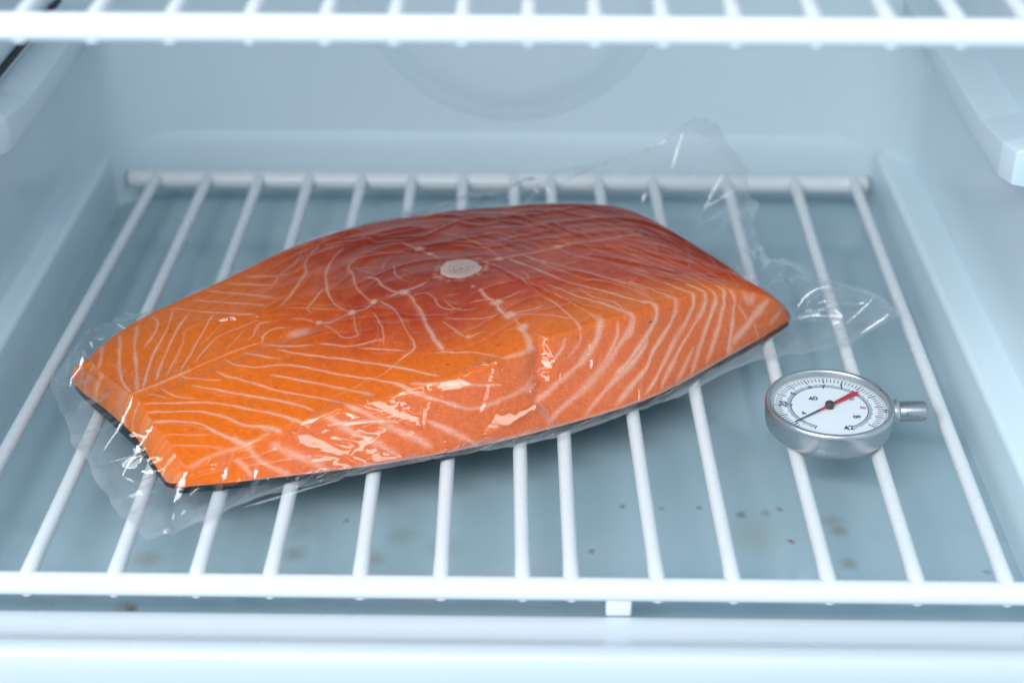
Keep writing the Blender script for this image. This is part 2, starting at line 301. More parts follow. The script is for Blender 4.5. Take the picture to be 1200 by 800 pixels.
# fat seams of the flesh in the surface's own (along, across) coordinates: width, strength, points
SEAMS = [
(16,80,[78,1839,0,1605]),
(18,80,[121,1802,57,1548,17,1335,5,1188]),
(18,80,[171,1790,120,1600,79,1409,23,1178]),
(14,80,[211,1790,213,1745,174,1605,140,1552]),
(12,80,[263,1780,227,1646,180,1529,132,1428,87,1313,45,1188]),
(12,80,[280,1669,243,1589,203,1488,147,1358,90,1207]),
(10,60,[289,1532,259,1532,217,1418,164,1301,119,1204]),
(10,70,[326,1560,279,1453,238,1361,194,1263,163,1203]),
(7,50,[338,1471,296,1403,255,1356]),
(9,60,[402,1355,354,1356,301,1358,246,1288,209,1223]),
(9,60,[360,1321,322,1265,294,1221]),
(9,60,[424,1299,400,1318,374,1255,354,1226]),
(11,75,[257,1805,290,1686,327,1576,373,1466,405,1401]),
(12,75,[307,1788,357,1640,407,1514,439,1439]),
(13,75,[347,1811,387,1693,433,1566,464,1480]),
(14,70,[391,1795,441,1673,478,1584]),
(14,70,[437,1773,489,1658]),
(8,50,[29,1846,0,1816]),
(16,80,[2,1170,40,1174,84,1175,154,1179,189,1180]),
(9,55,[189,1180,237,1184,284,1184,343,1184,387,1178]),
(8,60,[147,1254,159,1199]),
(10,75,[39,1141,54,1087,73,1036]),
(11,80,[84,1144,91,1054,120,993,150,946]),
(10,70,[152,1172,172,1118,204,1041,233,998]),
(11,85,[157,1058,200,963,247,859,314,726,350,663]),
(11,85,[234,1085,247,1019,271,955,307,860,331,797]),
(11,80,[277,1155,287,1070,320,1001,365,949]),
(11,75,[324,1157,346,1084,380,1017]),
(13,90,[4,1061,76,995,166,890,213,798,250,710,290,628,324,555,357,482]),
(13,90,[0,998,70,931,127,863,170,754,209,627,267,531,290,462]),
(16,90,[3,921,60,858,103,783,128,680,157,582,188,487]),
(11,50,[0,813,33,772,80,707,112,676]),
(11,50,[0,724,41,676,91,607,127,543]),
(12,40,[0,629,27,538,53,518]),
(18,45,[19,547,77,544,130,526,188,487,228,506,264,520]),
(16,60,[157,345,193,173,210,50]),
(18,70,[188,487,207,356,243,188,276,107,329,1]),
(12,90,[325,986,360,969,401,931,446,866,503,776,564,697,622,623,667,556,697,489,740,424,793,355,847,293]),
(12,90,[346,904,390,835,439,761,493,680,544,606,581,553]),
(12,90,[301,874,331,797,385,706,444,625,484,567]),
(18,80,[484,567,517,500,561,409,609,316,663,217,721,124,758,58]),
(12,85,[280,788,314,726,350,664,379,610,397,554]),
(12,80,[257,693,284,640,311,584,331,534]),
(10,60,[231,592,250,549,270,512]),
(11,90,[401,1075,421,1028,464,953,534,859,591,781,641,716,692,654,734,597,785,540]),
(10,70,[346,1084,372,1026,399,992]),
(22,75,[431,486,465,403,509,315,564,221,617,119,654,48]),
(24,65,[267,372,307,260,357,169,411,74,431,37]),
(18,55,[220,274,254,160,277,88]),
(16,75,[741,258,784,195,848,100,902,5]),
(10,75,[381,1170,399,1117,436,1061,490,1014]),
(10,70,[381,1170,397,1225,418,1242,461,1203]),
(10,85,[508,1007,551,947,584,907,633,890,673,877]),
(9,80,[598,875,651,819,722,748]),
(9,60,[673,877,670,834]),
(10,75,[749,861,754,792,745,744,717,722,679,694]),
(8,50,[679,694,642,666,576,656,520,636,464,619]),
(22,85,[809,824,816,751,824,681]),
(11,80,[796,686,823,679,869,646]),
(10,55,[457,1731,494,1655,528,1619]),
(10,55,[447,1656,480,1590]),
(11,55,[431,1557,474,1460,494,1451]),
(10,50,[420,1483,434,1442]),
(9,40,[582,1766,551,1693,504,1648,479,1587,433,1566]),
(14,55,[628,1761,574,1661,561,1575,528,1501,501,1440,461,1385]),
(12,65,[688,1671,641,1600,615,1527,594,1385,591,1295,603,1215,628,1151]),
(9,55,[584,1394,551,1332,522,1286,529,1243]),
(8,60,[471,1363,524,1293,562,1241,621,1174]),
(11,55,[854,1488,765,1537,718,1551,685,1518,678,1406,671,1300,682,1217,698,1160]),
(9,60,[685,1484,708,1432,744,1361]),
(7,50,[689,1478,739,1429]),
(10,80,[704,1370,737,1318,742,1257,758,1203,783,1167]),
(11,90,[744,1160,783,1172,824,1178,866,1207]),
(10,75,[698,1160,668,1134,628,1151,595,1142,564,1132,534,1169]),
(8,60,[534,1169,511,1213,472,1263]),
(10,70,[714,1153,734,1093,746,1015,748,916,753,800]),
(12,65,[685,1084,688,1012,684,931,672,872,643,886]),
(9,60,[630,1132,618,1026,610,962,585,972,561,1057,544,1138]),
(18,85,[798,1141,806,1067,810,972,811,863,819,767]),
(9,65,[798,1112,844,1118,860,1067,865,1007,888,966,921,954]),
(8,55,[888,1059,913,1062,935,1043]),
(8,55,[893,1029,908,1000,927,995]),
(10,40,[761,1371,783,1454,806,1484]),
(9,50,[800,1406,791,1311,805,1250,825,1217]),
(7,40,[811,1352,841,1297]),
(12,70,[847,1575,878,1496,902,1431,925,1366]),
(7,80,[856,891,875,826,892,777]),
(7,70,[869,911,908,874]),
(9,60,[384,1273,406,1325,432,1295]),
(13,75,[1038,1260,1076,1264,1129,1268,1182,1267,1232,1281,1282,1299,1352,1330,1436,1417,1492,1554]),
(10,50,[1079,1289,1055,1375,1018,1502,959,1599]),
(10,50,[1135,1283,1109,1343,1072,1442,1025,1523]),
(10,50,[1175,1282,1135,1381,1098,1472,1056,1550]),
(9,38,[1202,1289,1162,1392,1119,1482,1058,1560]),
(9,38,[1235,1288,1195,1393,1152,1486,1092,1564]),
(9,38,[1269,1292,1229,1395,1184,1489,1126,1572]),
(9,38,[1303,1304,1262,1401,1215,1493,1159,1582]),
(9,38,[1338,1326,1295,1417,1249,1503,1192,1592]),
(9,38,[1372,1352,1328,1441,1282,1524,1223,1600]),
(9,38,[1409,1390,1362,1477,1314,1551,1255,1619]),
(9,38,[1449,1458,1398,1525,1346,1587,1289,1645]),
(9,38,[1493,1572,1436,1591,1381,1633,1319,1674]),
(8,30,[1035,1641,1001,1723,948,1790]),
(8,30,[1075,1640,1042,1720,989,1785]),
(8,30,[1115,1642,1082,1721,1031,1785]),
(8,30,[1155,1646,1122,1725,1072,1787]),
(8,30,[1192,1646,1162,1731,1112,1792]),
(8,30,[1229,1648,1199,1734,1149,1793]),
(8,30,[1265,1658,1235,1739,1185,1796]),
(8,30,[1303,1677,1272,1751,1222,1801]),
(8,30,[1342,1710,1309,1774,1259,1813]),
(11,75,[1137,1263,1189,1147,1255,1025,1316,934,1388,835,1467,695]),
(13,85,[1095,1262,1135,1159,1179,1035,1235,903,1298,812,1366,727,1462,559]),
(11,80,[1169,937,1209,854,1252,764,1299,687,1349,611,1385,553]),
(10,70,[1258,827,1292,738,1342,673,1380,573]),
(12,75,[1184,843,1219,744,1256,638,1282,554,1290,490]),
(10,75,[1145,858,1179,759,1203,649,1220,561,1227,496]),
(9,75,[1051,770,1102,721,1158,669,1209,603]),
(10,60,[1235,1258,1275,1160,1326,1096,1396,1028,1476,919]),
(10,65,[1307,947,1362,869,1413,796,1469,715]),
(9,50,[1275,918,1336,860,1412,753,1466,628]),
(9,50,[1292,1288,1353,1183,1426,1104,1479,1061]),
(9,45,[1336,1319,1402,1205,1482,1148]),
(9,50,[1160,1222,1202,1072,1249,966,1297,876]),
(18,90,[992,1045,998,983,1015,916,1020,838,1041,769]),
(9,75,[943,971,974,973,1009,943]),
(9,75,[1032,918,1067,918,1097,936]),
(9,75,[1012,820,982,827,931,859,865,912]),
(9,80,[1042,781,1086,766,1118,764,1138,776]),
(9,50,[885,1045,896,988,918,941,967,924]),
(9,50,[1116,1116,1126,1074,1128,1006]),
(7,60,[1040,1053,1071,1021]),
(8,40,[1028,1192,1090,1100,1122,963,1145,858]),
(9,70,[1041,769,1051,697,1060,642]),
(26,90,[1046,673,1058,615,1061,544,1065,492]),
(12,80,[1065,492,1049,483,1027,492,995,515,961,542]),
(9,75,[1011,678,1031,673,1042,658]),
(7,50,[1075,578,1095,535,1115,496]),
(12,80,[825,687,851,660,889,641,933,595,967,546]),
(9,75,[860,883,875,826,894,757,910,733,938,740,960,737]),
(11,70,[1176,487,1171,444,1143,391,1116,349,1083,333]),
(8,50,[1227,506,1227,441,1199,391,1177,360]),
(20,80,[1294,561,1293,488,1279,411,1245,345,1195,288,1150,244,1112,201,1085,176]),
(12,70,[1354,482,1351,415,1325,324,1302,258]),
(22,75,[1406,497,1401,439,1371,379,1331,302,1285,229,1229,156,1196,125,1152,79,1130,41]),
(18,80,[1460,341,1430,272,1383,212,1332,151,1286,89,1247,24]),
(14,75,[1460,186,1419,135,1378,81,1349,29]),
(14,70,[794,348,836,303,885,261,932,263,975,267,1024,269,1062,296,1072,320]),
(22,65,[795,183,827,121,870,60]),
(13,70,[692,552,760,503,835,463,899,418,975,358]),
(15,85,[1299,702,1342,614,1389,530,1410,475,1401,410,1383,374]),
(9,65,[1351,483,1354,423,1331,339,1302,277]),
(15,85,[1307,800,1366,719,1429,623,1474,546,1491,487,1485,429,1448,348,1401,269,1343,184]),
(8,65,[1342,859,1402,784,1455,677,1479,573]),
(15,85,[1404,837,1469,725,1536,579,1560,499,1553,427,1521,345,1472,247,1448,165,1390,85,1349,25]),
(8,60,[1544,633,1553,528]),
(14,85,[1519,788,1576,664,1623,527,1625,460,1596,367,1552,268,1508,157,1478,79,1448,31]),
(14,85,[1603,734,1656,575,1670,487,1653,389,1615,302,1570,205,1533,110,1502,24]),
(14,80,[1626,191,1595,114,1569,42,1557,22]),
(14,85,[1653,715,1693,543,1706,477,1685,337,1652,199,1632,105,1613,14]),
(14,85,[1710,662,1737,506,1736,400,1716,258,1690,123,1670,36]),
(16,85,[1756,531,1776,463,1775,358,1768,224,1758,111,1749,29]),
(24,70,[1768,116,1758,71,1752,32]),
(11,60,[1788,401,1814,305,1827,220]),
(24,80,[1762,81,1808,155,1860,296,1907,482]),
(24,55,[1811,509,1834,432,1850,506]),
(12,50,[1854,206,1862,107,1873,15]),
(16,50,[1970,501,1950,293,1917,131]),
(9,50,[1460,177,1430,137,1384,50]),
(10,60,[1372,1042,1429,936,1518,776]),
(10,60,[1376,1143,1452,1064,1535,930,1609,748]),
(9,55,[1379,1224,1453,1132,1537,1023,1626,843,1653,715]),
(9,50,[1382,1282,1482,1171,1599,1033,1692,734,1710,662]),
(9,45,[1412,1309,1513,1220,1629,1053,1716,771,1756,531]),
(10,60,[1364,886,1403,828]),
(8,35,[1434,1365,1546,1323,1676,1147,1750,829]),
(8,35,[1506,1443,1609,1434,1706,1376,1786,1038]),
(8,30,[1386,1377,1456,1415,1549,1439]),
(8,30,[1629,1739,1633,1406,1626,1087]),
(8,30,[1698,1821,1723,1577,1730,1329]),
(8,30,[1579,1477,1586,1253]),
(8,30,[1513,1457,1509,1191])]
BLOBS = [(791,1160,26,90),(699,1163,20,80),(631,1151,26,80),(534,1169,16,90),(474,1141,52,55),(880,1497,22,70),(902,1433,15,70),(1076,1264,20,70),(1232,1281,24,70),(1263,1300,16,60),(992,1036,14,80),(1018,907,32,85),(1042,775,32,85),(975,1085,12,70),(1060,642,34,85),(1065,492,30,80),(911,736,18,70),(1062,262,26,50),(330,530,20,50),(188,487,30,50),(1759,44,28,60)]
SPECKS = [(217,1575,9),(347,1459,6),(818,597,7),(341,808,6),(978,615,8),(817,599,6),(1467,421,9),(928,1088,9),(928,1088,8),(1476,1507,44),(1607,1825,30)]
FLAP_FRONT = [(0.000,-0.1540,0.5391,0.0025),(0.060,-0.1415,0.5514,0.0025),(0.120,-0.1302,0.5616,0.0025),(0.200,-0.1145,0.5707,0.0025),(0.300,-0.0855,0.5843,0.0025),(0.400,-0.0590,0.5935,0.0025),(0.500,-0.0301,0.6043,0.0025),(0.570,-0.0044,0.6118,0.0025),(0.640,0.0164,0.6193,0.0025),(0.720,0.0400,0.6343,0.0025),(0.780,0.0557,0.6436,0.0025),(0.840,0.0748,0.6555,0.0025),(0.900,0.0971,0.6774,0.0025),(0.940,0.1120,0.6876,0.0025),(0.970,0.1310,0.6972,0.0025),(1.000,0.1620,0.7046,0.0025)]
FLAP_BACK = [(0.998,0.1981,0.7366,0.0040),(0.990,0.1823,0.7592,0.0060),(0.980,0.1529,0.7623,0.0120),(0.965,0.1392,0.7698,0.0200),(0.935,0.1293,0.7616,0.0200),(0.900,0.1241,0.7867,0.0180),(0.860,0.1243,0.7900,0.0323),(0.800,0.1247,0.8300,0.0377),(0.740,0.1077,0.8600,0.0565),(0.700,0.0947,0.8650,0.0634),(0.660,0.0762,0.8600,0.0471),(0.600,0.0380,0.8500,0.0397),(0.540,0.0080,0.8400,0.0369),(0.480,-0.0166,0.8250,0.0329),(0.400,-0.0598,0.8084,0.0280),(0.300,-0.1151,0.7823,0.0260),(0.200,-0.1639,0.7389,0.0220),(0.120,-0.1964,0.7120,0.0150),(0.050,-0.2171,0.7131,0.0080),(0.000,-0.2311,0.7055,0.0040)]
FLAP_END = [(0.800,-0.2377,0.6839,0.0020),(0.700,-0.2377,0.6594,0.0020),(0.600,-0.2256,0.6327,0.0020),(0.500,-0.2132,0.6096,0.0020),(0.420,-0.2044,0.5938,0.0020),(0.320,-0.1895,0.5689,0.0020),(0.220,-0.1768,0.5533,0.0020),(0.100,-0.1643,0.5354,0.0020),(0.000,-0.1542,0.5397,0.0020)]
GLINTS = [[(555,554),(581,522),(661,384),(715,298),(734,196),(713,226),(662,307),(608,396),(559,497)],
[(734,196),(715,298),(741,362),(755,445),(771,486),(792,509),(763,453),(754,372),(741,240)],
[(765,488),(793,525),(845,507),(888,430),(845,414),(803,432),(776,458)],
[(949,191),(1008,162),(1076,180),(1093,158),(1050,125),(982,89),(910,54),(928,119)],
[(334,425),(385,349),(440,264),(481,170),(517,167),(508,107),(468,125),(414,201),(347,304)],
[(561,57),(586,100),(608,62),(664,50),(678,19),(587,10)],
[(342,488),(420,539),(480,547),(479,497),(434,484),(370,440)],
[(838,535),(902,539),(955,536),(960,504),(898,509),(845,496)],
[(1040,281),(1072,311),(1078,283),(1062,238)]]
RIDGES = [[(277,1559),(328,1462),(401,1379),(474,1275)],
[(401,1367),(467,1369),(606,1205),(758,1026)],
[(640,1731),(735,1672),(820,1580),(910,1570),(965,1643),(1015,1674)],
[(634,1781),(741,1710),(846,1609),(958,1584)],
[(891,1794),(977,1757),(1062,1691),(1182,1559),(1255,1407)],
[(715,1537),(786,1510),(854,1488),(918,1452)],
[(901,1497),(991,1471),(1075,1380)],
[(1027,1795),(1149,1677),(1241,1512),(1316,1339)],
[(1035,1237),(1122,955),(1202,773),(1305,587)],
[(237,1498),(308,1471),(415,1392),(477,1428)],
[(544,1583),(591,1706),(641,1746)],
[(1075,1819),(1232,1705),(1392,1571),(1583,1574)],
[(1159,1805),(1275,1777),(1398,1727)],
[(1306,1149),(1422,1037),(1596,918)],
[(1206,1341),(1332,1225),(1482,1171),(1696,1162)],
[(588,1102),(706,1023),(865,913)],
[(411,1055),(507,1055),(665,949)],
[(1288,880),(1413,787),(1556,588)],
[(1115,482),(1158,336),(1173,175)],
[(952,506),(932,340),(907,129)],
[(979,459),(1035,311),(1085,176)],
[(1284,503),(1256,376),(1286,173)]]
CREASES = [(4,[(-0.1845,0.6148,0.0265),(-0.1864,0.6101,0.0215),(-0.1895,0.6048,0.0160),(-0.1957,0.5968,0.0086)]),
(6,[(-0.1721,0.5983,0.0210),(-0.1759,0.5934,0.0163),(-0.1813,0.5860,0.0092),(-0.1840,0.5817,0.0051)]),
(4,[(-0.1834,0.5819,0.0040),(-0.1795,0.5813,0.0026),(-0.1760,0.5789,0.0015)]),
(9,[(-0.1541,0.5765,0.0110),(-0.1563,0.5713,0.0058),(-0.1582,0.5668,0.0015)]),
(8,[(-0.1378,0.5897,0.0136),(-0.1389,0.5850,0.0112),(-0.1406,0.5800,0.0087)]),
(6,[(-0.1345,0.5897,0.0137),(-0.1356,0.5829,0.0100),(-0.1391,0.5768,0.0039),(-0.1419,0.5672,0.0015)]),
(7,[(-0.1263,0.5886,0.0127),(-0.1235,0.5830,0.0090),(-0.1237,0.5793,0.0051),(-0.1242,0.5732,0.0015)]),
(4,[(-0.1459,0.5765,0.0050),(-0.1488,0.5746,0.0035),(-0.1523,0.5721,0.0015)]),
(4,[(0.0036,0.6273,0.0178),(0.0075,0.6252,0.0125),(0.0114,0.6229,0.0058)]),
(3,[(0.0017,0.6256,0.0171),(0.0065,0.6239,0.0112),(0.0109,0.6226,0.0058)]),
(3,[(0.0550,0.6553,0.0151),(0.0530,0.6496,0.0100),(0.0525,0.6461,0.0061)]),
(3,[(-0.0433,0.6052,0.0164),(-0.0414,0.6038,0.0129),(-0.0404,0.6025,0.0098)]),
(7,[(-0.2207,0.6619,0.0190),(-0.2216,0.6580,0.0145),(-0.2250,0.6545,0.0112)]),
(4,[(-0.2263,0.6588,0.0100),(-0.2268,0.6554,0.0061)]),
(6,[(-0.2273,0.6987,0.0060),(-0.2259,0.6970,0.0034)]),
(5,[(-0.2242,0.6980,0.0080),(-0.2196,0.6987,0.0076)]),
(6,[(-0.2159,0.7105,0.0100),(-0.2128,0.7099,0.0083),(-0.2102,0.7097,0.0074)]),
(8,[(0.1416,0.7360,0.0090),(0.1464,0.7389,0.0147),(0.1517,0.7400,0.0183),(0.1578,0.7396,0.0201)]),
(6,[(0.1408,0.7284,0.0060),(0.1469,0.7283,0.0082),(0.1534,0.7273,0.0093)]),
(4,[(0.1656,0.7234,0.0060),(0.1726,0.7260,0.0123),(0.1794,0.7286,0.0187)]),
(9,[(0.1724,0.7171,0.0040),(0.1792,0.7186,0.0089),(0.1869,0.7202,0.0142)]),
(7,[(0.0991,0.8250,0.0236),(0.1044,0.8296,0.0323),(0.1097,0.8344,0.0414)]),
(7,[(0.1005,0.8250,0.0252),(0.1087,0.8265,0.0300),(0.1178,0.8280,0.0353)]),
(5,[(0.0811,0.8450,0.0396),(0.0844,0.8506,0.0496),(0.0873,0.8553,0.0583)]),
(4,[(0.0639,0.8350,0.0223),(0.0663,0.8382,0.0279)]),
(4,[(0.0006,0.8350,0.0316),(0.0041,0.8332,0.0292)]),
(4,[(0.0065,0.8380,0.0319),(0.0120,0.8348,0.0274)]),
(3,[(-0.1922,0.5910,0.0060),(-0.1841,0.5934,0.0068),(-0.1758,0.5953,0.0070)]),
(3,[(-0.1260,0.5616,0.0030),(-0.1061,0.5673,0.0065),(-0.0838,0.5730,0.0106)])]
NUMERALS = [('20',-0.02156,0.00253,0.0046,75,'k'),('2',-0.01856,0.00183,0.0034,70,'b'),('5',-0.01540,0.01177,0.0036,45,'k'),('4',-0.00671,0.01765,0.0034,20,'b'),('7',-0.00011,0.01808,0.0042,5,'k'),('1',0.00872,0.01839,0.0044,-10,'k'),('40',-0.00657,0.00749,0.0042,12,'k'),('4',-0.01295,-0.00553,0.0036,40,'k'),('1',-0.00907,-0.01728,0.0034,150,'k'),('42',0.00636,-0.01773,0.0046,10,'k'),('8',0.01145,-0.00805,0.0046,-80,'k'),('50',0.01587,-0.00027,0.0027,-8,'r'),('H',0.02607,-0.00292,0.0034,-90,'k'),('0',0.01179,0.00720,0.003,-60,'b')]
# ================================================================ the setting: fridge liner
M_GAP_SHADE = plastic('gap_shade', (.02, .03, .035), .6, .05, .02, False)
M_FLOOR = floor_mat()
XL, XR, YB, YF, ZT = -.286, .243, .962, .470, .45
def struct(o, label, kind='structure'):
    return tag(o, label, None, None, kind)
# floor sheet
fl = mesh_np('floor', [(XL - .01, .512, FLOOR_Z), (XR + .01, .512, FLOOR_Z), (XR + .01, YB + .02, FLOOR_Z), (XL - .01, YB + .02, FLOOR_Z)], [(0, 1, 2, 3)], M_FLOOR, None, False)
struct(fl, 'glossy blue grey fridge floor with small brown stains')
# side and back walls as one rounded sweep each, the corners belong to the back wall
def sheet(name, path, z0, z1, mat, nz=6):
    V = []; F = []; n = len(path)
    for k in range(nz + 1):
        z = z0 + (z1 - z0) * k / nz
        V += [(x, y, z) for x, y in path]
    for k in range(nz):
        for i in range(n - 1): F.append((k*n+i, k*n+i+1, (k+1)*n+i+1, (k+1)*n+i))
    return mesh_np(name, V, F, mat)
RL, RR = .062, .045
back_path = [(XL, YB - RL)] + arc(XL + RL, YB - RL, RL, 180, 90, 14)[1:] + [(-.1, YB), (0, YB), (.1, YB)] + arc(XR - RR, YB - RR, RR, 90, 0, 12) 
wb = sheet('wall_back', back_path, FLOOR_Z, ZT, M_LINER); struct(wb, 'pale blue plastic back wall of the fridge with rounded corners')
wl = sheet('wall_left', [(XL, YF), (XL, .6), (XL, .8), (XL, YB - RL)], FLOOR_Z, ZT, M_LINER); struct(wl, 'shaded left plastic side wall of the fridge')
wr = sheet('wall_right', [(XR, YF), (XR, .6), (XR, .8), (XR, YB - RR)], FLOOR_Z, ZT, M_LINER); struct(wr, 'bright right plastic side wall of the fridge')
ce = mesh_np('ceiling', [(XL, YF, ZT), (XR, YF, ZT), (XR, YB, ZT), (XL, YB, ZT)], [(3, 2, 1, 0)], M_LINER, None, False); struct(ce, 'plastic ceiling of the fridge compartment')  # out of view, hung low so that it shades the upper back wall
# step along the foot of the back wall
bp2 = [(XL + .001, YF + .01)] + back_path + [(XR - .001, YF + .01)]
def foot(off_prof):
    """moulded foot that follows the walls round the corners"""
    A = np.array(back_path); tg = np.gradient(A, axis=0); tg /= np.linalg.norm(tg, axis=1)[:, None]
    nrm = np.stack([tg[:, 1], -tg[:, 0]], 1)
    k_ = np.clip((np.minimum(np.arange(len(A)), len(A) - 1 - np.arange(len(A))) - 6) / 8., 0, 1)
    V = np.array([[(*(A[i] + nrm[i] * (o * k_[i] - .001)), z) for (o, z) in off_prof] for i in range(len(A))])
    return mesh_np('wall_step', V.reshape(-1, 3), grid_faces(len(A), len(off_prof)), M_LINER, wb)
foot([(.0002, .0150), (.0010, .0125), (.0018, .0100), (.0026, .0078), (.0032, .0050), (.0036, .0020), (.0038, -.003), (.0040, -.012), (.0046, FLOOR_Z)])
# shallow round cover on the back wall
dz = .121
cover = [(0, .0042), (.060, .0042), (.074, .0041), (.080, .0036), (.085, .0026), (.089, .0014), (.093, .0005), (.098, .0), (.104, -.002)]
V = []; n = 96
for k in range(n):
    th = 2 * math.pi * k / n
    for r, h in cover: V.append((-.0136 + r * math.cos(th), YB - .0010 - h * 1.1, dz + r * math.sin(th)))
m = len(cover)
F = [(k*m + j, ((k+1) % n)*m + j, ((k+1) % n)*m + j + 1, k*m + j + 1) for k in range(n) for j in range(m - 1)]
mesh_np('fan_cover', V, F, M_LINER, wb)
# ledges the lower shelf sits in
def ledge(name, x0, x1, z, wall, flip):
    s = -1 if flip else 1
    prof = [(x0, z + .003)] + [(x1 - s * .004, z + .002)] + [(x1 - s*.004 + s*.004 * math.sin(math.radians(a)), z - .002 + .004 * math.cos(math.radians(a))) for a in (15, 35, 55, 75, 90)] + [(x1 + s * .001, FLOOR_Z)]
    extrude_profile(name, prof, YF + .01, YB - .012, 'y', M_LINER, wall)
ledge('shelf_ledge', XL, -.2735, .002, wl, False)
ledge('shelf_ledge', XR, .2235, .002, wr, True)
# rails for another shelf higher on the side walls, with blunt front ends
def rail(x_wall, x_in, y0, y1, z0, z1, wall):
    bm = bmesh.new(); w_ = x_in - x_wall
    xs = (x_wall - .25 * w_, x_in)
    def ring(y, zz0, zz1, xi): return [bm.verts.new((xs[0], y, zz0)), bm.verts.new((xi, y, zz0 + .004)), bm.verts.new((xi, y, zz1)), bm.verts.new((xs[0], y, zz1 + .006))]
    rs = [ring(y0, z0 + .001, z0 + (z1 - z0) * .80, x_wall + .8 * w_), ring(y0 + .012, z0, z0 + (z1 - z0) * .80, x_in), ring(y0 + .05, z0, z0 + (z1 - z0) * .62, x_in), ring(y1, z0, z0 + (z1 - z0) * .62, x_in)]
    for a, b in zip(rs, rs[1:]):
        for i in range(4): bm.faces.new((a[i], a[(i + 1) % 4], b[(i + 1) % 4], b[i]))
    bm.faces.new(rs[0][::-1]); bm.faces.new(rs[-1])
    return bm_obj('shelf_rail', bm, M_LINER, wall, True, .0014, 3)
rail(XR, .224, .688, YB - .03, .098, .126, wr)
rail(XL, -.268, .735, YB - .04, .087, .116, wl)
# raised strip above the left rail, dark colour stands for shade in a gap
bm = bmesh.new(); box(bm, XL - .004, XL + .0025, .50, .93, .1140, .1172); bm_obj('gap_shade_strip', bm, M_GAP_SHADE, wl, False)
# front sill
prof = [(.5235, FLOOR_Z - .001), (.5205, -.026)] + [(.5175, -.0195), (.5145, -.0170), (.510, -.0168), (.505, -.0173), (.4995, -.0168), (.4960, -.0154), (.4930, -.0138), (.4900, -.0131), (.4865, -.0136), (.4838, -.0165), (.4820, -.022), (.4805, -.035), (.479, -.08)]
# smooth the profile
pp = np.array(prof); u = np.linspace(0, len(pp) - 1, 60)
pp = np.stack([np.interp(u, np.arange(len(pp)), pp[:, 0]), np.interp(u, np.arange(len(pp)), pp[:, 1])], 1)
for _ in range(6): pp[1:-1] = (pp[:-2] + 2 * pp[1:-1] + pp[2:]) / 4
sl = extrude_profile('front_sill', [tuple(p) for p in pp], XL - .02, XR + .02, 'x', M_SILL)
struct(sl, 'rounded white plastic front edge of the fridge floor')
rg = lathe('drain_ring', [(.0105, -.001), (.0105, .0012), (.0115, .0018), (.0125, .0012), (.0128, -.001)], M_SILL, sl, (.2165, .4990, -.0180), 40)

# ================================================================ wire shelves
BAR_Y0, BAR_Y1 = .5193, .9248
def wire_shelf(z, y0, y1, xs, x0, x1, label, rod_r=.0034, bar_r=.0050, clips=True, front_x=None):
    sh = empty('wire_shelf', ((x0 + x1) / 2, y0, z)); tag(sh, label, 'shelf', 'white wire shelves')
    bpy.context.view_layer.update()
    inv = Vector((-(x0 + x1) / 2, -y0, -z))
    def loc(P): return [(p[0] + inv.x, p[1] + inv.y, p[2] + inv.z) for p in P]
    zb = z - .0062
    fx = front_x or (x0, x1)
    tube('front_bar', loc([(fx[0] + (fx[1] - fx[0]) * k / 24, y0, zb) for k in range(25)]), [bar_r] * 25, M_WIRE, sh, 24)
    tube('back_bar', loc([(x0 + (x1 - x0) * k / 24, y1, zb) for k in range(25)]), [bar_r * 1.14] * 25, M_WIRE, sh, 20)
    for (xa, xb) in xs:
        jit = rnd.uniform(-.0004, .0004); tilt = rnd.uniform(-.0003, .0003)
        ya = y0 - .0022; pts = []; rad = []
        ts = [0, .001, .003, .006, .012, .05, .15, .3, .5, .7, .85, .97, .985, .995, 1.]
        for q in ts:
            y = ya + (y1 + .004 - ya) * q; x = xa + (xb - xa) * q
            dz = -.0034 + tilt * math.sin(q * 3)
            dz -= .0016 * math.exp(-((y - ya) / .005) ** 2)
            pts.append((x, y, z + dz)); e = min(q / .006, (1 - q) / .006, 1.)
            rad.append(rod_r * (.55 + .45 * math.sqrt(max(e, 0))) * (1.10 if q < .02 else 1))
        rod = tube('rod', loc(pts), rad, M_WIRE, sh, 16)
        # weld bead under the front bar
        bm = bmesh.new(); bmesh.ops.create_uvsphere(bm, u_segments=12, v_segments=8, radius=1)
        sx = rnd.uniform(.0026, .0036)
        bmesh.ops.transform(bm, matrix=Matrix.Translation(Vector((xa, y0 - .0012, zb - bar_r + .0013)) + inv) @ Matrix.Diagonal((sx, .0026, .0017, 1)), verts=bm.verts)
        bm_obj('weld', bm, M_WIRE, rod)
    return sh, inv
RODS = [(-.2500,-.2402),(-.2118,-.2074),(-.1749,-.1746),(-.1401,-.1429),(-.1090,-.1089),(-.0710,-.0772),(-.0369,-.0443),(-.0024,-.0120),(.0180,.0115),(.0542,.0416),(.0860,.0765),(.1261,.1234),(.1630,.1668),(.2004,.2050)]
low, linv = wire_shelf(0.0, BAR_Y0, BAR_Y1, RODS, -.259, .2135, 'lower white wire shelf carrying the salmon and the thermometer', front_x=(-.262, .2175))
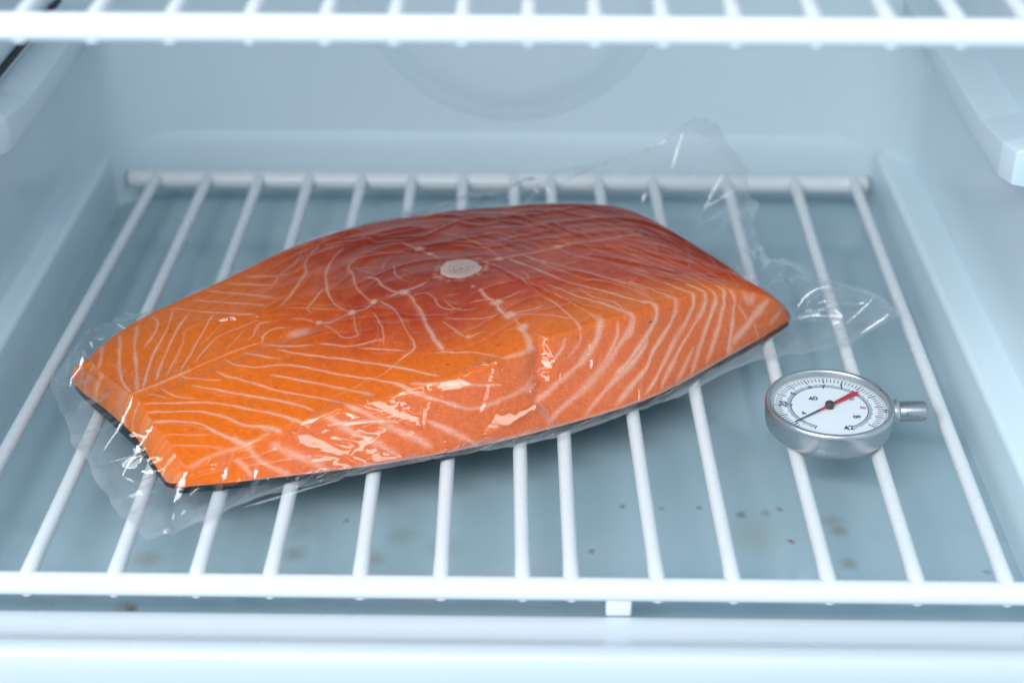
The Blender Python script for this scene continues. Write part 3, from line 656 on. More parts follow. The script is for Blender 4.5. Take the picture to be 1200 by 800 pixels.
# small foot under the front bar, resting on the sill
bm = bmesh.new(); box(bm, .0325, .0435, BAR_Y0 - .0035, BAR_Y0 + .0035, -.0185, -.0085)
bmesh.ops.translate(bm, verts=bm.verts, vec=linv); bm_obj('foot', bm, M_WIRE, low, True, .0012, 3)
for cx in (-.2575, .2125):
    V = lathe('end_cap', [(0, .0045), (.0042, .0042), (.0054, .003), (.0054, -.003), (.0042, -.004), (0, -.0045)], M_CLIP, low, (0, 0, 0), 24)
    V.rotation_euler = (0, math.pi / 2, 0); V.location = Vector((cx, BAR_Y1, -.0062)) + linv
UP = [(x, x * 1.0 + .002) for x in (-.2010,-.1759,-.1509,-.1243,-.0971,-.0711,-.0475,-.0244,-.0017,.0211,.0442,.0688,.0961,.1213,.1450,.1690,.1930)]
up, uinv = wire_shelf(.2445, BAR_Y0 - .002, BAR_Y1, UP, -.259, .2135, 'upper white wire shelf cut off by the top of the picture', rod_r=.0027, front_x=(-.262, .2175))

# ================================================================ salmon
def noise1(x, seed=0):
    """cheap smooth value noise"""
    r = np.random.default_rng(seed).random(4096)
    i = np.floor(x).astype(int); f = x - i; f = f * f * (3 - 2 * f)
    return r[i % 4096] * (1 - f) + r[(i + 1) % 4096] * f
def noise2(x, y, seed=0):
    r = np.random.default_rng(seed).random((256, 256))
    i = np.floor(x).astype(int); j = np.floor(y).astype(int); f = x - i; g = y - j
    f = f*f*(3-2*f); g = g*g*(3-2*g); i0 = i % 256; i1 = (i+1) % 256; j0 = j % 256; j1 = (j+1) % 256
    return (r[i0, j0]*(1-f) + r[i1, j0]*f)*(1-g) + (r[i0, j1]*(1-f) + r[i1, j1]*f)*g
NS, NT, NR = 860, 600, 60
s_, t_, P = fillet(NS, NT)
S, T = np.meshgrid(s_, t_, indexing='ij')
seam = np.zeros((NS, NT)); speck = np.zeros((NS, NT))
def stamp(field, cs, ct, rad, val):
    """soft stamps of fat on the surface, distances measured on the surface in metres"""
    i = np.clip(np.rint(cs * (NS - 1)).astype(int), 0, NS - 1); j = np.clip(np.rint(ct * (NT - 1)).astype(int), 0, NT - 1)
    fi = cs * (NS - 1); fj = ct * (NT - 1)
    i0 = np.clip(np.floor(fi).astype(int), 0, NS - 2); j0 = np.clip(np.floor(fj).astype(int), 0, NT - 2)
    a = np.clip(fi - i0, 0, 1)[:, None]; b = np.clip(fj - j0, 0, 1)[:, None]
    c = P[i0, j0]*(1-a)*(1-b) + P[i0+1, j0]*a*(1-b) + P[i0, j0+1]*(1-a)*b + P[i0+1, j0+1]*a*b
    R = int(max(5, np.ceil(rad.max() * 2.2 / .00036)))
    for di in range(-R, R + 1):
        for dj in range(-R, R + 1):
            ii = i + di; jj = j + dj; ok = (ii >= 0) & (ii < NS) & (jj >= 0) & (jj < NT)
            if not ok.any(): continue
            d2 = ((P[ii[ok], jj[ok]] - c[ok]) ** 2).sum(1)
            np.maximum.at(field, (ii[ok], jj[ok]), val[ok] * np.exp(-(d2 / rad[ok] ** 2) ** 1.1))
PXM = .00042 / 5
for k, (wd, st, pts) in enumerate(SEAMS):
    q = np.array(pts, float).reshape(-1, 2) / 2000
    dk = np.r_[0, np.cumsum(np.maximum(np.hypot(np.diff(q[:, 0]) * .33, np.diff(q[:, 1]) * .24), 1e-5))]
    n = max(8, int(dk[-1] / .00022)); u = np.linspace(0, dk[-1], n)
    # curve through the points (Catmull-Rom with chord lengths)
    tn = np.gradient(q, dk, axis=0) if len(q) > 2 else np.repeat((q[1:] - q[:1]) / dk[-1], 2, 0)
    i = np.clip(np.searchsorted(dk, u, side='right') - 1, 0, len(dk) - 2); h = (dk[i+1] - dk[i]); f = ((u - dk[i]) / h)[:, None]; h = h[:, None]
    c = (1+2*f)*(1-f)**2*q[i] + f*(1-f)**2*h*tn[i] + f*f*(3-2*f)*q[i+1] + f*f*(f-1)*h*tn[i+1]
    wob = (noise1(u / .006 + k * 37, 3) - .5) * .0022 + (noise1(u / .0013 + k * 11, 13) - .5) * .0014
    c[:, 1] += wob; c[:, 0] += (noise1(u / .005 + k * 91, 5) - .5) * .0016
    endf = np.clip(np.minimum(u, dk[-1] - u) / .004, .0, 1) ** .6
    rad = wd * PXM * .98 * (.55 + .70 * noise1(u / .009 + k * 53, 8)) * (.5 + .5 * endf)
    val = st / 100 * (.74 + .50 * noise1(u / .013 + k * 17, 9)) * (.35 + .65 * endf)
    rad = rad * np.where(c[:, 1] > .29, .68, 1.05)
    stamp(seam, c[:, 0], c[:, 1], np.maximum(rad, .00028), np.minimum(val, 1.))
for k, (wd, st, pts) in enumerate(SEAMS):                 # finer side strands and short spurs
    q = np.array(pts, float).reshape(-1, 2) / 2000
    for rep in range(3):
        if rep < 2:
            a0, a1 = sorted(rng.random(2)); n = 60
            u = np.linspace(a0, a1, n) * (len(q) - 1); i = np.clip(u.astype(int), 0, len(q) - 2); f = (u - i)[:, None]
            c = q[i] * (1 - f) + q[i + 1] * f
            c = c + (rng.random(2) - .5) * (.016, .022) + np.stack([noise1(u * 3 + k, 41) - .5, noise1(u * 3 + k * 7, 42) - .5], 1) * .006
        else:
            m0 = q[rng.integers(len(q))]; dr = (rng.random(2) - .5); dr /= np.hypot(*dr); n = 40
            u = np.linspace(0, 1, n)[:, None]; c = m0 + dr * (.006 + .018 * rng.random()) * u + np.concatenate([noise1(u * 4 + k, 43) - .5, noise1(u * 4 + k * 3, 44) - .5], 1) * .006 * u
        m_ = n; tt = np.linspace(0, 1, m_)
        c = np.stack([np.interp(np.linspace(0, m_ - 1, 4 * m_), np.arange(m_), c[:, j]) for j in range(2)], 1)
        fade = np.sin(np.pi * np.linspace(.04, .96, 4 * m_)) ** .6
        ok = (c[:, 0] > .002) & (c[:, 0] < .998) & (c[:, 1] > .004) & (c[:, 1] < .99)
        if ok.sum() > 8: stamp(seam, c[ok, 0], c[ok, 1], np.full(ok.sum(), .00030), (.16 + .26 * rng.random()) * st / 100 * fade[ok])
for _ in range(260):                                      # pinpoint flecks of fat
    stamp(seam, np.array([rng.random()]), np.array([.03 + .9 * rng.random()]), np.array([.00028]), np.array([.25 + .6 * rng.random()]))
for (a, b, r, st) in BLOBS:
    m_ = 14; th = rng.random(m_) * 6.28; rr = rng.random(m_) * r * PXM * .8
    stamp(seam, a / 2000 + rr * np.cos(th) / .33, b / 2000 + rr * np.sin(th) / .24, np.full(m_, r * PXM * .62), np.full(m_, min(1., st / 100. * 1.2)))
BS, BT2 = .4826, .6252                                      # fat halo round the bone
for _ in range(46):
    a = rng.random() * 6.28; rr = .0104 + .0016 * rng.random()
    stamp(seam, np.array([BS + rr * math.cos(a) / .30]), np.array([BT2 + rr * math.sin(a) / .25]), np.array([.0006 + .0010 * rng.random()]), np.array([.25 + .5 * rng.random() * (1 if math.sin(a) < .2 else .4)]))
for (a, b, r) in SPECKS:
    m_ = 7; th = rng.random(m_) * 6.28; rr = rng.random(m_) * r * PXM * .9
    stamp(speck, a / 2000 + rr * np.cos(th) * 1.6 / .33, b / 2000 + rr * np.sin(th) * .5 / .24, np.full(m_, max(r * PXM * .5, .0003)), np.full(m_, .9))
ss = lambda x, a, b: np.clip((x - a) / (b - a), 0, 1) ** 2 * (3 - 2 * np.clip((x - a) / (b - a), 0, 1))
C_OR, C_DEEP, C_FACE, C_BROWN = np.array((.86, .165, .006)), np.array((.53, .045, .003)), np.array((.76, .160, .045)), np.array((.27, .022, .007))
nz = noise2(S * 40, T * 26, 1) * .6 + noise2(S * 95, T * 70, 2) * .4
deep = ss(S, .10, .40) * ss(T, .26, .50) * (1 - .5 * ss(S, .82, 1.0)) * (.62 + .7 * nz)
deep = np.clip(deep, 0, 1)[..., None]
face = (1 - ss(T, .20, .30))[..., None] * ss(S, .05, .2)[..., None]
C = C_OR * (1 - deep) + C_DEEP * deep
C = C * (1 - face) + C_FACE * face
br = np.clip(np.exp(-((S - .47) / .16) ** 2 - ((T - .64) / .12) ** 2) * .75 + ss(T, .62, .86) * ss(S, .18, .45) * .85, 0, 1)
br = (br * (.6 + .7 * nz))[..., None].clip(0, 1)
C = C * (1 - br) + C_BROWN * br
C *= (.93 + .14 * noise2(S * 260, T * 60, 4))[..., None]
edge = (ss(T, .012, .0))[..., None]                     # thin fat line above the skin
seam3 = .86 * np.clip(seam[..., None] * (.70 + .42 * noise2(S * 520, T * 380, 14))[..., None] + edge * .6, 0, 1)
fatc = np.array((.90, .49, .36)) * (1 - .08 * deep) 
C = C * (1 - seam3) + fatc * seam3
sp = np.clip(speck, 0, 1)[..., None]; C = C * (1 - sp) + np.array((.02, .015, .012)) * sp
P[..., 2] += (seam * .00012) * (T > .3)
# cut end face
cap = end_cap(P[0], NR)
stripe = seam[2:7].max(0); idx = np.arange(NT)
Cc = np.repeat(C[3][:, None], NR, 1)
rr = np.linspace(0, 1, NR)
lin = np.clip(noise1(np.linspace(0, 55, NT), 21) * 2.6 - 1.5, 0, 1)[:, None] * (.5 + .5 * noise2(np.linspace(0, 30, NT)[:, None] + 0 * rr, rr[None] * 4 + 0 * idx[:, None], 6)) * .8
base = np.array((.80, .19, .03)); Cc = np.clip(Cc * .3 + base * .7, 0, 1)
Cc = Cc * (1 - lin[..., None]) + np.array((.90, .52, .34)) * lin[..., None]
V = np.concatenate([P.reshape(-1, 3), cap.reshape(-1, 3)])
F = np.concatenate([grid_faces(NS, NT), grid_faces(NT, NR, base=NS * NT)])
COL = np.concatenate([C.reshape(-1, 3), Cc.reshape(-1, 3)])
SE = np.concatenate([seam.ravel(), lin.ravel()])

def flesh_mat():
    N = Nodes('salmon_flesh'); p = N.geo()
    a = N.n('ShaderNodeAttribute', attribute_name='pigment')
    mp = N.n('ShaderNodeMapping'); mp.inputs['Rotation'].default_value = (0, 0, math.radians(-32)); mp.inputs['Scale'].default_value = (260, 1400, 900)
    N.l(p, mp.inputs['Vector'])
    fib = N.noise(1, 3, .6, mp.outputs[0])
    f = N.ramp(fib.outputs[0], [(.25, (.84, .83, .82)), (.75, (1.13, 1.11, 1.10))])
    c = N.mix(1., a.outputs['Color'], f.outputs[0], 'MULTIPLY')
    fl_ = N.ramp(N.noise(420, 2, .5, p).outputs[0], [(.66, (0, 0, 0)), (.74, (1, 1, 1))])
    c = N.mix(N.math('MULTIPLY', fl_.outputs[0], .10), c, (.95, .6, .4))
    b = N.bsdf(Base_Color=c, Roughness=.42, Subsurface_Weight=.28, Subsurface_Radius=(1.0, .22, .07), Subsurface_Scale=.0028, Specular_IOR_Level=.0)
    N.bump(fib.outputs[0], .10, .0006, b)
    return N.m
salmon = empty('salmon_fillet', (-.03, .68, 0)); tag(salmon, 'thick raw orange salmon fillet with pale fat lines inside the clear bag', 'salmon')
SINV = np.array((.03, -.68, 0))
flesh = mesh_np('flesh', V + SINV, F, flesh_mat(), salmon)
for nm, arr in (('pigment', np.concatenate([COL, np.ones((len(COL), 1))], 1)),):
    at = flesh.data.attributes.new(nm, 'FLOAT_COLOR', 'POINT'); at.data.foreach_set('color', arr.astype(np.float32).ravel())

def skin_mat():
    N = Nodes('salmon_skin'); p = N.geo()
    n1 = N.noise(330, 4, .7, p)
    c = N.ramp(n1.outputs[0], [(.40, (.006, .007, .008)), (.62, (.018, .02, .022)), (.72, (.10, .10, .10)), (.85, (.30, .29, .27))])
    b = N.bsdf(Base_Color=c.outputs[0], Roughness=.5, Specular_IOR_Level=.15)
    v = N.n('ShaderNodeTexVoronoi'); v.inputs['Scale'].default_value = 700; N.l(p, v.inputs['Vector'])
    N.bump(v.outputs['Distance'], .4, .0004, b)
    return N.m
# skin: a band that wraps the lower rim and closes underneath
front = P[::8, 0]; backr = P[::-8, -1]
capb = cap[::-10, -1]
ring = np.concatenate([front, backr[1:], capb[1:-1]])
cen = ring.mean(0); outw = ring - cen; outw[:, 2] = 0; outw /= np.linalg.norm(outw, axis=1)[:, None]
L0 = ring + outw * .0003 + np.array((0, 0, .0002)); L1 = ring + outw * .0008; L1[:, 2] = np.maximum(ring[:, 2] * .55, .0016)
L2 = ring + outw * .0002; L2[:, 2] = .0012
L3 = ring - outw * .012; L3[:, 2] = .0005
rows = np.stack([L0, L1, L2, L3], 1); nr = len(ring)
Fs = [tuple(f) for f in grid_faces(nr, 4, True)] + [tuple(int(i * 4 + 3) for i in range(nr))]
mesh_np('skin', rows.reshape(-1, 3) + SINV, Fs, skin_mat(), salmon)

# backbone end
def bone_mat():
    N = Nodes('backbone'); tc = N.n('ShaderNodeTexCoord').outputs['Object']
    d = N.n('ShaderNodeVectorMath', operation='LENGTH'); N.l(tc, d.inputs[0])
    w_ = N.noise(700, 3, .6, tc)
    dd = N.math('ADD', N.math('MULTIPLY', d.outputs['Value'], 86.), N.math('MULTIPLY', w_.outputs[0], .16))
    r = N.ramp(dd, [(.0, (.34, .17, .13)), (.13, (.32, .16, .12)), (.20, (.56, .35, .29)), (.34, (.56, .36, .30)), (.42, (.42, .24, .19)), (.50, (.58, .38, .32)), (.62, (.48, .29, .235)), (.70, (.60, .39, .33)), (.86, (.58, .37, .31)), (1.0, (.66, .40, .30))])
    b = N.bsdf(Base_Color=r.outputs[0], Roughness=.5, Specular_IOR_Level=.05)
    N.bump(w_.outputs[0], .3, .0005, b); return N.m
bs, bt = int(BS * (NS - 1)), int(BT2 * (NT - 1)); bp = P[bs, bt]
V = []; n = 72; prof = [(0, .0007), (.0012, .0006), (.0024, .0008), (.0045, .0007), (.0066, .0008), (.0088, .0007), (.0101, .0004), (.0109, -.0004), (.0114, -.003)]
for k in range(n):
    th = 2 * math.pi * k / n; wv = 1 + .04 * math.sin(th * 2 + 1) + .03 * math.sin(th * 5 + 2) + .025 * math.sin(th * 11)
    for r, h in prof: V.append((r * wv * math.cos(th), r * wv * math.sin(th), h))
m = len(prof)
F = [(k*m + j, ((k+1) % n)*m + j, ((k+1) % n)*m + j + 1, k*m + j + 1) for k in range(n) for j in range(m - 1)]
bone = mesh_np('backbone', V, F, bone_mat(), salmon); bn = np.cross(P[bs + 14, bt] - P[bs - 14, bt], P[bs, bt + 14] - P[bs, bt - 14]); bone.rotation_euler = Vector(bn).to_track_quat('Z', 'Y').to_euler(); bone.location = Vector(bp + SINV); bone['label'] = 'pale round backbone end in the flesh'

# ================================================================ clear vacuum bag
def film_mat(name, haze, rough, boost=1.5, bumpy=.12, attr=None):
    N = Nodes(name); p = N.geo()
    tr = N.n('ShaderNodeBsdfTransparent'); tr.inputs[0].default_value = (.985, .985, .985, 1)
    gl = N.n('ShaderNodeBsdfGlossy'); gl.inputs['Roughness'].default_value = rough; gl.inputs[0].default_value = (1, 1, 1, 1)
    bp_ = N.n('ShaderNodeBump'); bp_.inputs['Strength'].default_value = bumpy; bp_.inputs['Distance'].default_value = .0008
    N.l(N.noise(260, 3, .6, p).outputs[0], bp_.inputs['Height']); N.l(bp_.outputs[0], gl.inputs['Normal'])
    fr = N.n('ShaderNodeFresnel'); fr.inputs[0].default_value = 1.5; 
    # the same reflectance from both faces of the sheet
    fm = N.math('MULTIPLY', fr.outputs[0], boost, True)
    g = N.n('ShaderNodeNewGeometry'); fi = N.n('ShaderNodeMix', data_type='FLOAT')
    N.l(g.outputs['Backfacing'], fi.inputs[0]); N.l(fm, fi.inputs[2]); fi.inputs[3].default_value = .07
    df = N.n('ShaderNodeBsdfDiffuse'); df.inputs[0].default_value = (.9, .9, .92, 1)
    tl = N.n('ShaderNodeBsdfTranslucent'); tl.inputs[0].default_value = (.9, .9, .92, 1)
    dt = N.n('ShaderNodeMixShader'); dt.inputs[0].default_value = .5; N.l(df.outputs[0], dt.inputs[1]); N.l(tl.outputs[0], dt.inputs[2])
    hz = N.ramp(N.noise(40, 4, .65, p).outputs[0], [(.3, (haze * .45,) * 3), (.7, (haze * 1.5,) * 3)])
    hf = hz.outputs[0]
    if attr: hf = N.math('MULTIPLY', hf, N.n('ShaderNodeAttribute', attribute_name=attr).outputs['Fac'])
    a = N.n('ShaderNodeMixShader'); N.l(hf, a.inputs[0]); N.l(tr.outputs[0], a.inputs[1]); N.l(dt.outputs[0], a.inputs[2])
    b = N.n('ShaderNodeMixShader'); N.l(fi.outputs[0], b.inputs[0]); N.l(a.outputs[0], b.inputs[1]); N.l(gl.outputs[0], b.inputs[2])
    N.l(b.outputs[0], N.out.inputs[0]); return N.m
M_FILM = film_mat('bag_film', .003, .045, .85, .06)
M_FLAP = film_mat('bag_flap_film', .15, .07, 1.25, .12, 'layers')
M_CREASE = film_mat('bag_crease_film', .05, .12, 1.5, .05)
bag = empty('plastic_bag', (-.03, .68, .001)); tag(bag, 'clear wrinkled vacuum bag sealed around the salmon with loose film flaps', 'bag')
BINV = np.array((.03, -.68, -.001))
# sample points of the softbox, for the way the film's folds lie
CAMP = np.array((0, 0, .42))
kz = np.array(KEY_TGT) - np.array(KEY_LOC); kz /= np.linalg.norm(kz)
kx = np.cross(kz, (0, 0, 1.)); kx /= np.linalg.norm(kx); ky = np.cross(kx, kz)
LAMP = [np.array(KEY_LOC) + kx * a * KEY_SX * .42 + ky * b * KEY_SY * .38 for a in np.linspace(-1, 1, 9) for b in (-1, 0, 1)]
def best_half(p, n, tang=None):
    best = None
    for L in LAMP:
        v = CAMP - p; v /= np.linalg.norm(v); l = L - p; l /= np.linalg.norm(l); h = v + l; h /= np.linalg.norm(h)
        sc_ = h @ n if tang is None else -abs(h @ tang) * 3 + .2 * (h @ n)
        if best is None or sc_ > best[0]: best = (sc_, h)
    return best[1]
FS, FT_ = 560, 400
fs, ft, Q = fillet(FS, FT_)
TM = int(.955 * FT_)
Q = Q[:, :TM]; ft = ft[:TM]
def normals(A):
    n_ = np.cross(np.gradient(A, axis=1), np.gradient(A, axis=0)); n_ /= np.maximum(np.linalg.norm(n_, axis=-1), 1e-12)[..., None]
    return -n_ if n_[n_.shape[0] // 2, n_.shape[1] // 2, 2] < 0 else n_
NQ = normals(Q); NQ = gsm(gsm(NQ, 3., 0), 3., 1); NQ /= np.linalg.norm(NQ, axis=-1)[..., None]
S2, T2 = np.meshgrid(fs, ft, indexing='ij')
def ridged(x, y, seed): return 1 - np.abs(noise2(x, y, seed) * 2 - 1)
disp = .00055 + .00022 * noise2(S2 * 60, T2 * 45, 31)
# long drawn wrinkles, strongest over the back of the fillet
back_w = ss(T2, .55, .85) * ss(S2, .15, .4)
warp = noise2(S2 * 5, T2 * 5, 33) * 3
disp += .0017 * back_w * ridged(S2 * 7 + T2 * 9 + warp, T2 * 34 - S2 * 9 + warp, 34) ** 3
disp += .0008 * np.exp(-(((S2 - BS) * .30) ** 2 + ((T2 - BT2) * .25) ** 2) / .0105 ** 2)
disp += .00035 * ridged(S2 * 14 + warp, T2 * 16 + S2 * 5 + warp, 35) ** 6
disp += .0004 * np.exp(-((T2 - .18) / .13) ** 2) * ridged(S2 * 30 + T2 * 6 + warp, T2 * 11 - S2 * 12, 36) ** 4
for rl in RIDGES:                                        # single drawn folds across the top
    q = np.array(rl, float) / 2000; n = 160; u = np.linspace(0, len(q) - 1, n); i = np.clip(u.astype(int), 0, len(q) - 2); f = (u - i)[:, None]
    c = q[i] * (1 - f) + q[i + 1] * f
    c = gsm(c, 9., 0) + np.stack([noise1(u * 4, 91) - .5, noise1(u * 4, 92) - .5], 1) * .004
    hh = .0011 * np.sin(np.pi * np.linspace(.03, .97, n)) ** .6 * (.6 + .8 * noise1(u * 3, 93))
    best = np.zeros_like(disp)
    for k in range(n):
        a0 = int(c[k, 0] * (FS - 1)); b0 = int(c[k, 1] * (FT_ - 1)); i0, i1, j0, j1 = max(a0 - 5, 0), min(a0 + 6, FS), max(b0 - 6, 0), min(b0 + 7, TM)
        if j1 <= j0: continue
        X = Q[i0:i1, j0:j1]; p0 = Q[min(max(a0, 0), FS - 1), min(max(b0, 0), TM - 1)]
        d = np.linalg.norm(X - p0, axis=-1); best[i0:i1, j0:j1] = np.maximum(best[i0:i1, j0:j1], hh[k] * np.clip(1 - d / .0016, 0, 1))
    disp = disp + best
def in_poly(x, y, poly):
    ins = np.zeros(x.shape, bool); n = len(poly); j = n - 1
    for i in range(n):
        xi, yi = poly[i]; xj, yj = poly[j]
        with np.errstate(divide='ignore', invalid='ignore'):
            c_ = ((yi > y) != (yj > y)) & (x < (xj - xi) * (y - yi) / (yj - yi + 1e-12) + xi)
        ins ^= c_; j = i
    return ins
for gi, poly in enumerate(GLINTS):
    pl = np.array(poly, float) / 2000
    m_ = in_poly(S2 + (noise2(S2 * 160, T2 * 120, 51) - .5) * .006, T2 + (noise2(S2 * 160, T2 * 120, 52) - .5) * .012, pl)
    if m_.sum() < 4: continue
    i, j = np.nonzero(m_); X = Q[i, j]; p0 = X.mean(0); n0 = NQ[i, j].mean(0); n0 /= np.linalg.norm(n0)
    h = best_half(p0, n0)
    d = -((X - p0) @ h) / np.maximum((NQ[i, j] @ h), .35)
    span = d.max() - d.min(); lim = .0055
    d = d - d.min()
    if span > lim: d = np.mod(d, lim)
    D = np.zeros_like(disp); D[i, j] = d + .0004
    Mk = m_.astype(float); Ms = gsm(gsm(Mk, .9, 0), .9, 1)
    disp = disp * (1 - Mk) + (D + .0003) * Mk
Q2 = Q + NQ * disp[..., None]
# loose skirt of the bag round the fillet
def ring_pts(keys, xs):
    K = np.array(keys); o_ = np.argsort(K[:, 0]); K = K[o_]
    kk = K[:, 0] + np.arange(len(K)) * 1e-7
    return np.stack([np.interp(xs, kk, K[:, 1 + c]) for c in range(3)], 1)
inA = Q2[::2, 0]; kA = fs[::2]; outA = ring_pts(FLAP_FRONT, kA)
inB = Q2[::-2, -1]; kB = fs[::-2]; outB = ring_pts(FLAP_BACK, kB)
inC = Q2[0, ::-2]; kC = ft[::-2]; kE = [(.96, *FLAP_BACK[-1][1:])] + [tuple(k) for k in FLAP_END]; outC = ring_pts(kE, kC)
# the tip of the fillet fans out into the right-hand flap
tipn = 90; kT = np.linspace(0, 1, tipn + 2)[1:-1]
tip_keys = [(0, *FLAP_FRONT[-1][1:]), (.55, *FLAP_BACK[0][1:]), (.8, *FLAP_BACK[1][1:]), (1., *FLAP_BACK[2][1:])]
outT = ring_pts(tip_keys, kT); inT = np.repeat(Q2[-1:, 0], tipn, 0) * (1 - kT)[:, None] + Q2[-1:, -1] * kT[:, None]
selB = kB < .979
inR = np.concatenate([inA, inT, inB[selB], inC]); outR = np.concatenate([outA, outT, outB[selB], outC])
for _ in range(10): outR = (np.roll(outR, 1, 0) + 2 * outR + np.roll(outR, -1, 0)) / 4
NRAD = 30; r = np.linspace(0, 1, NRAD)
ln = np.linalg.norm((outR - inR)[:, :2], axis=1)
arcl = np.r_[0, np.cumsum(np.linalg.norm(np.diff(outR * .6 + inR * .4, axis=0), axis=1))]
zc = (outR[:, 2] - inR[:, 2])
SK = inR[:, None] + (outR - inR)[:, None] * r[None, :, None]
drop = 1 - (1 - r) ** 2.2
low_m = (outR[:, 2] < .008)[:, None]
SK[..., 2] = np.where(low_m, inR[:, None, 2] + zc[:, None] * drop[None], SK[..., 2])
amp = np.clip(ln / .03, 0, 1.2)[:, None] * (np.sin(np.pi * np.clip(r, 0, 1) ** .8) * .9 + .22 * r)[None]
A2 = np.repeat(arcl[:, None], NRAD, 1); R2 = np.repeat(r[None], len(arcl), 0)
fold = ridged(A2 / .011 + R2 * .8, R2 * 2.0 + 7, 61) ** 2 * .6 + ridged(A2 / .0045 + R2 * 2, R2 * 3.3, 62) ** 3 * .30 + ridged(A2 / .022 - R2 * 1.1, R2 * 1.3 + 3, 63) * .5
fold_h = fold * .0075 * amp
SK[..., 2] += fold_h
out2 = (outR - inR); out2[:, 2] = 0; out2 /= np.maximum(np.linalg.norm(out2, axis=1), 1e-5)[:, None]
SK[..., :2] += ((fold - .5) * .011 * amp)[..., None] * out2[:, None, :2] * (~low_m[..., None] + 0.)
SK[..., 2] = np.maximum(SK[..., 2], .0012)
edge_w = ((noise1(arcl / .012, 71) - .5) * .004 + (noise1(arcl / .004, 72) - .5) * .0015) * np.where(outR[:, 2] > .012, 2.6, 1.)
SK[:, -1, :2] += out2[:, :2] * (edge_w * np.clip(ln / .02, 0, 1))[:, None]
SK[:, -2, :2] += out2[:, :2] * (edge_w * np.clip(ln / .02, 0, 1) * .8)[:, None]
body = mesh_np('film', Q2.reshape(-1, 3) + BINV, grid_faces(FS, TM), M_FILM, bag)
flap = mesh_np('flap', SK.reshape(-1, 3) + BINV, grid_faces(len(inR), NRAD, True)[:, ::-1], M_FLAP, bag)
at = flap.data.attributes.new('layers', 'FLOAT', 'POINT'); at.data.foreach_set('value', np.repeat((.04 + .96 * np.clip((r - .40) / .35, 0, 1))[None], len(inR), 0).astype(np.float32).ravel())
# pressed-flat seal along the free edge: a second, thinner lip of film
SE2 = SK[:, -5:].copy(); SE2[..., 2] += .0006
se = mesh_np('seal_edge', SE2.reshape(-1, 3) + BINV, grid_faces(len(inR), 5, True)[:, ::-1], M_FLAP, bag)
at = se.data.attributes.new('layers', 'FLOAT', 'POINT'); at.data.foreach_set('value', np.repeat(np.array((.0, .3, .6, .8, 1.))[None], len(inR), 0).astype(np.float32).ravel())
# sharp creases where the film is pulled tight
for wpx, pts in CREASES:
    K = np.array(pts); dk = np.r_[0, np.cumsum(np.linalg.norm(np.diff(K, axis=0), axis=1))]; n = max(10, int(dk[-1] / .0008)); u = np.linspace(0, dk[-1], n)
    c = np.stack([np.interp(u, dk, K[:, j]) for j in range(3)], 1)
    if n > 12: c = gsm(c, n * .06, 0)
    tg = np.gradient(c, axis=0); tg /= np.linalg.norm(tg, axis=1)[:, None]
    rows = []
    for i in range(n):
        h = best_half(c[i], np.array((0, -.6, .8)), tg[i]); nn = h - tg[i] * (h @ tg[i]); nn /= np.linalg.norm(nn)
        ac = np.cross(tg[i], nn)
        q = u[i] / dk[-1]; wv = wpx * .00042 * (.25 + .95 * math.sin(math.pi * min(max(q * .94 + .03, 0), 1)) ** .7) * (.7 + .6 * float(noise1(np.array([u[i] / .003 + wpx * 13]), 81)[0])) * .5
        rows.append([c[i] + ac * wv * a - nn * abs(a) ** 2 * wv * .22 for a in (-1, -.5, 0, .5, 1)])
    mesh_np('crease', np.array(rows).reshape(-1, 3) + BINV, grid_faces(n, 5), M_CREASE, bag)

# ================================================================ dial thermometer
TC = Vector((.1425, .6345, 0))
th = empty('dial_thermometer', TC); tag(th, 'round steel dial thermometer with red pointer lying beside the salmon', 'thermometer')
def steel_mat(name, base, rough, stretch):
    N = Nodes(name); tc = N.n('ShaderNodeTexCoord').outputs['Object']
    mp = N.n('ShaderNodeMapping'); mp.inputs['Scale'].default_value = stretch; N.l(tc, mp.inputs['Vector'])
    n_ = N.noise(1, 4, .6, mp.outputs[0])
    r_ = N.ramp(n_.outputs[0], [(.3, (rough * .75,) * 3), (.7, (rough * 1.3,) * 3)])
    sp_ = N.ramp(N.noise(500, 2, .5, tc).outputs[0], [(.71, (0, 0, 0)), (.76, (1, 1, 1))])
    c = N.mix(N.math('MULTIPLY', sp_.outputs[0], .7), base, (.09, .085, .085))
    b = N.bsdf(Base_Color=c, Roughness=r_.outputs[0], Metallic=1.)
    N.bump(n_.outputs[0], .03, .0001, b); return N.m
M_STEEL = steel_mat('brushed_steel', (.56, .57, .58), .33, (120, 120, 1800))
M_STEM = steel_mat('stem_steel', (.44, .45, .46), .34, (900, 120, 120))
HZ = .0148
case = [(0, .0004), (.0270, .0004), (.0285, .0010), (.0296, .0024), (.0300, .0042), (.0303, .0080), (.0305, .0115), (.0306, .0128), (.0303, .0140), (.0297, .0147), (.0290, .0149), (.0283, .0147), (.0279, .0142), (.0276, .0134), (.0275, .0122), (.0274, .0112)]
cs = lathe('case', case, M_STEEL, th, n=128)
N = Nodes('dial_white'); N.bsdf(Base_Color=N.mix(N.noise(300, 3, .5, N.geo()).outputs[0], (.88, .92, .95), (.92, .95, .97)), Roughness=.45); M_DIAL = N.m
def flat(name, c, rough=.45):
    N = Nodes(name); N.bsdf(Base_Color=N.mix(N.noise(800, 3, .6, N.geo()).outputs[0], tuple(x * .8 for x in c), c), Roughness=rough); return N.m
M_INK, M_RED, M_BLUE, M_HUB = flat('black_ink', (.04, .05, .06)), flat('red_enamel', (.62, .016, .03), .35), flat('blue_grey_ink', (.10, .17, .25)), flat('dark_hub', (.05, .052, .06), .25)
DZ = .0112
V = [(0, 0, DZ)] + [(.0276 * math.cos(2 * math.pi * k / 96), .0276 * math.sin(2 * math.pi * k / 96), DZ) for k in range(96)]
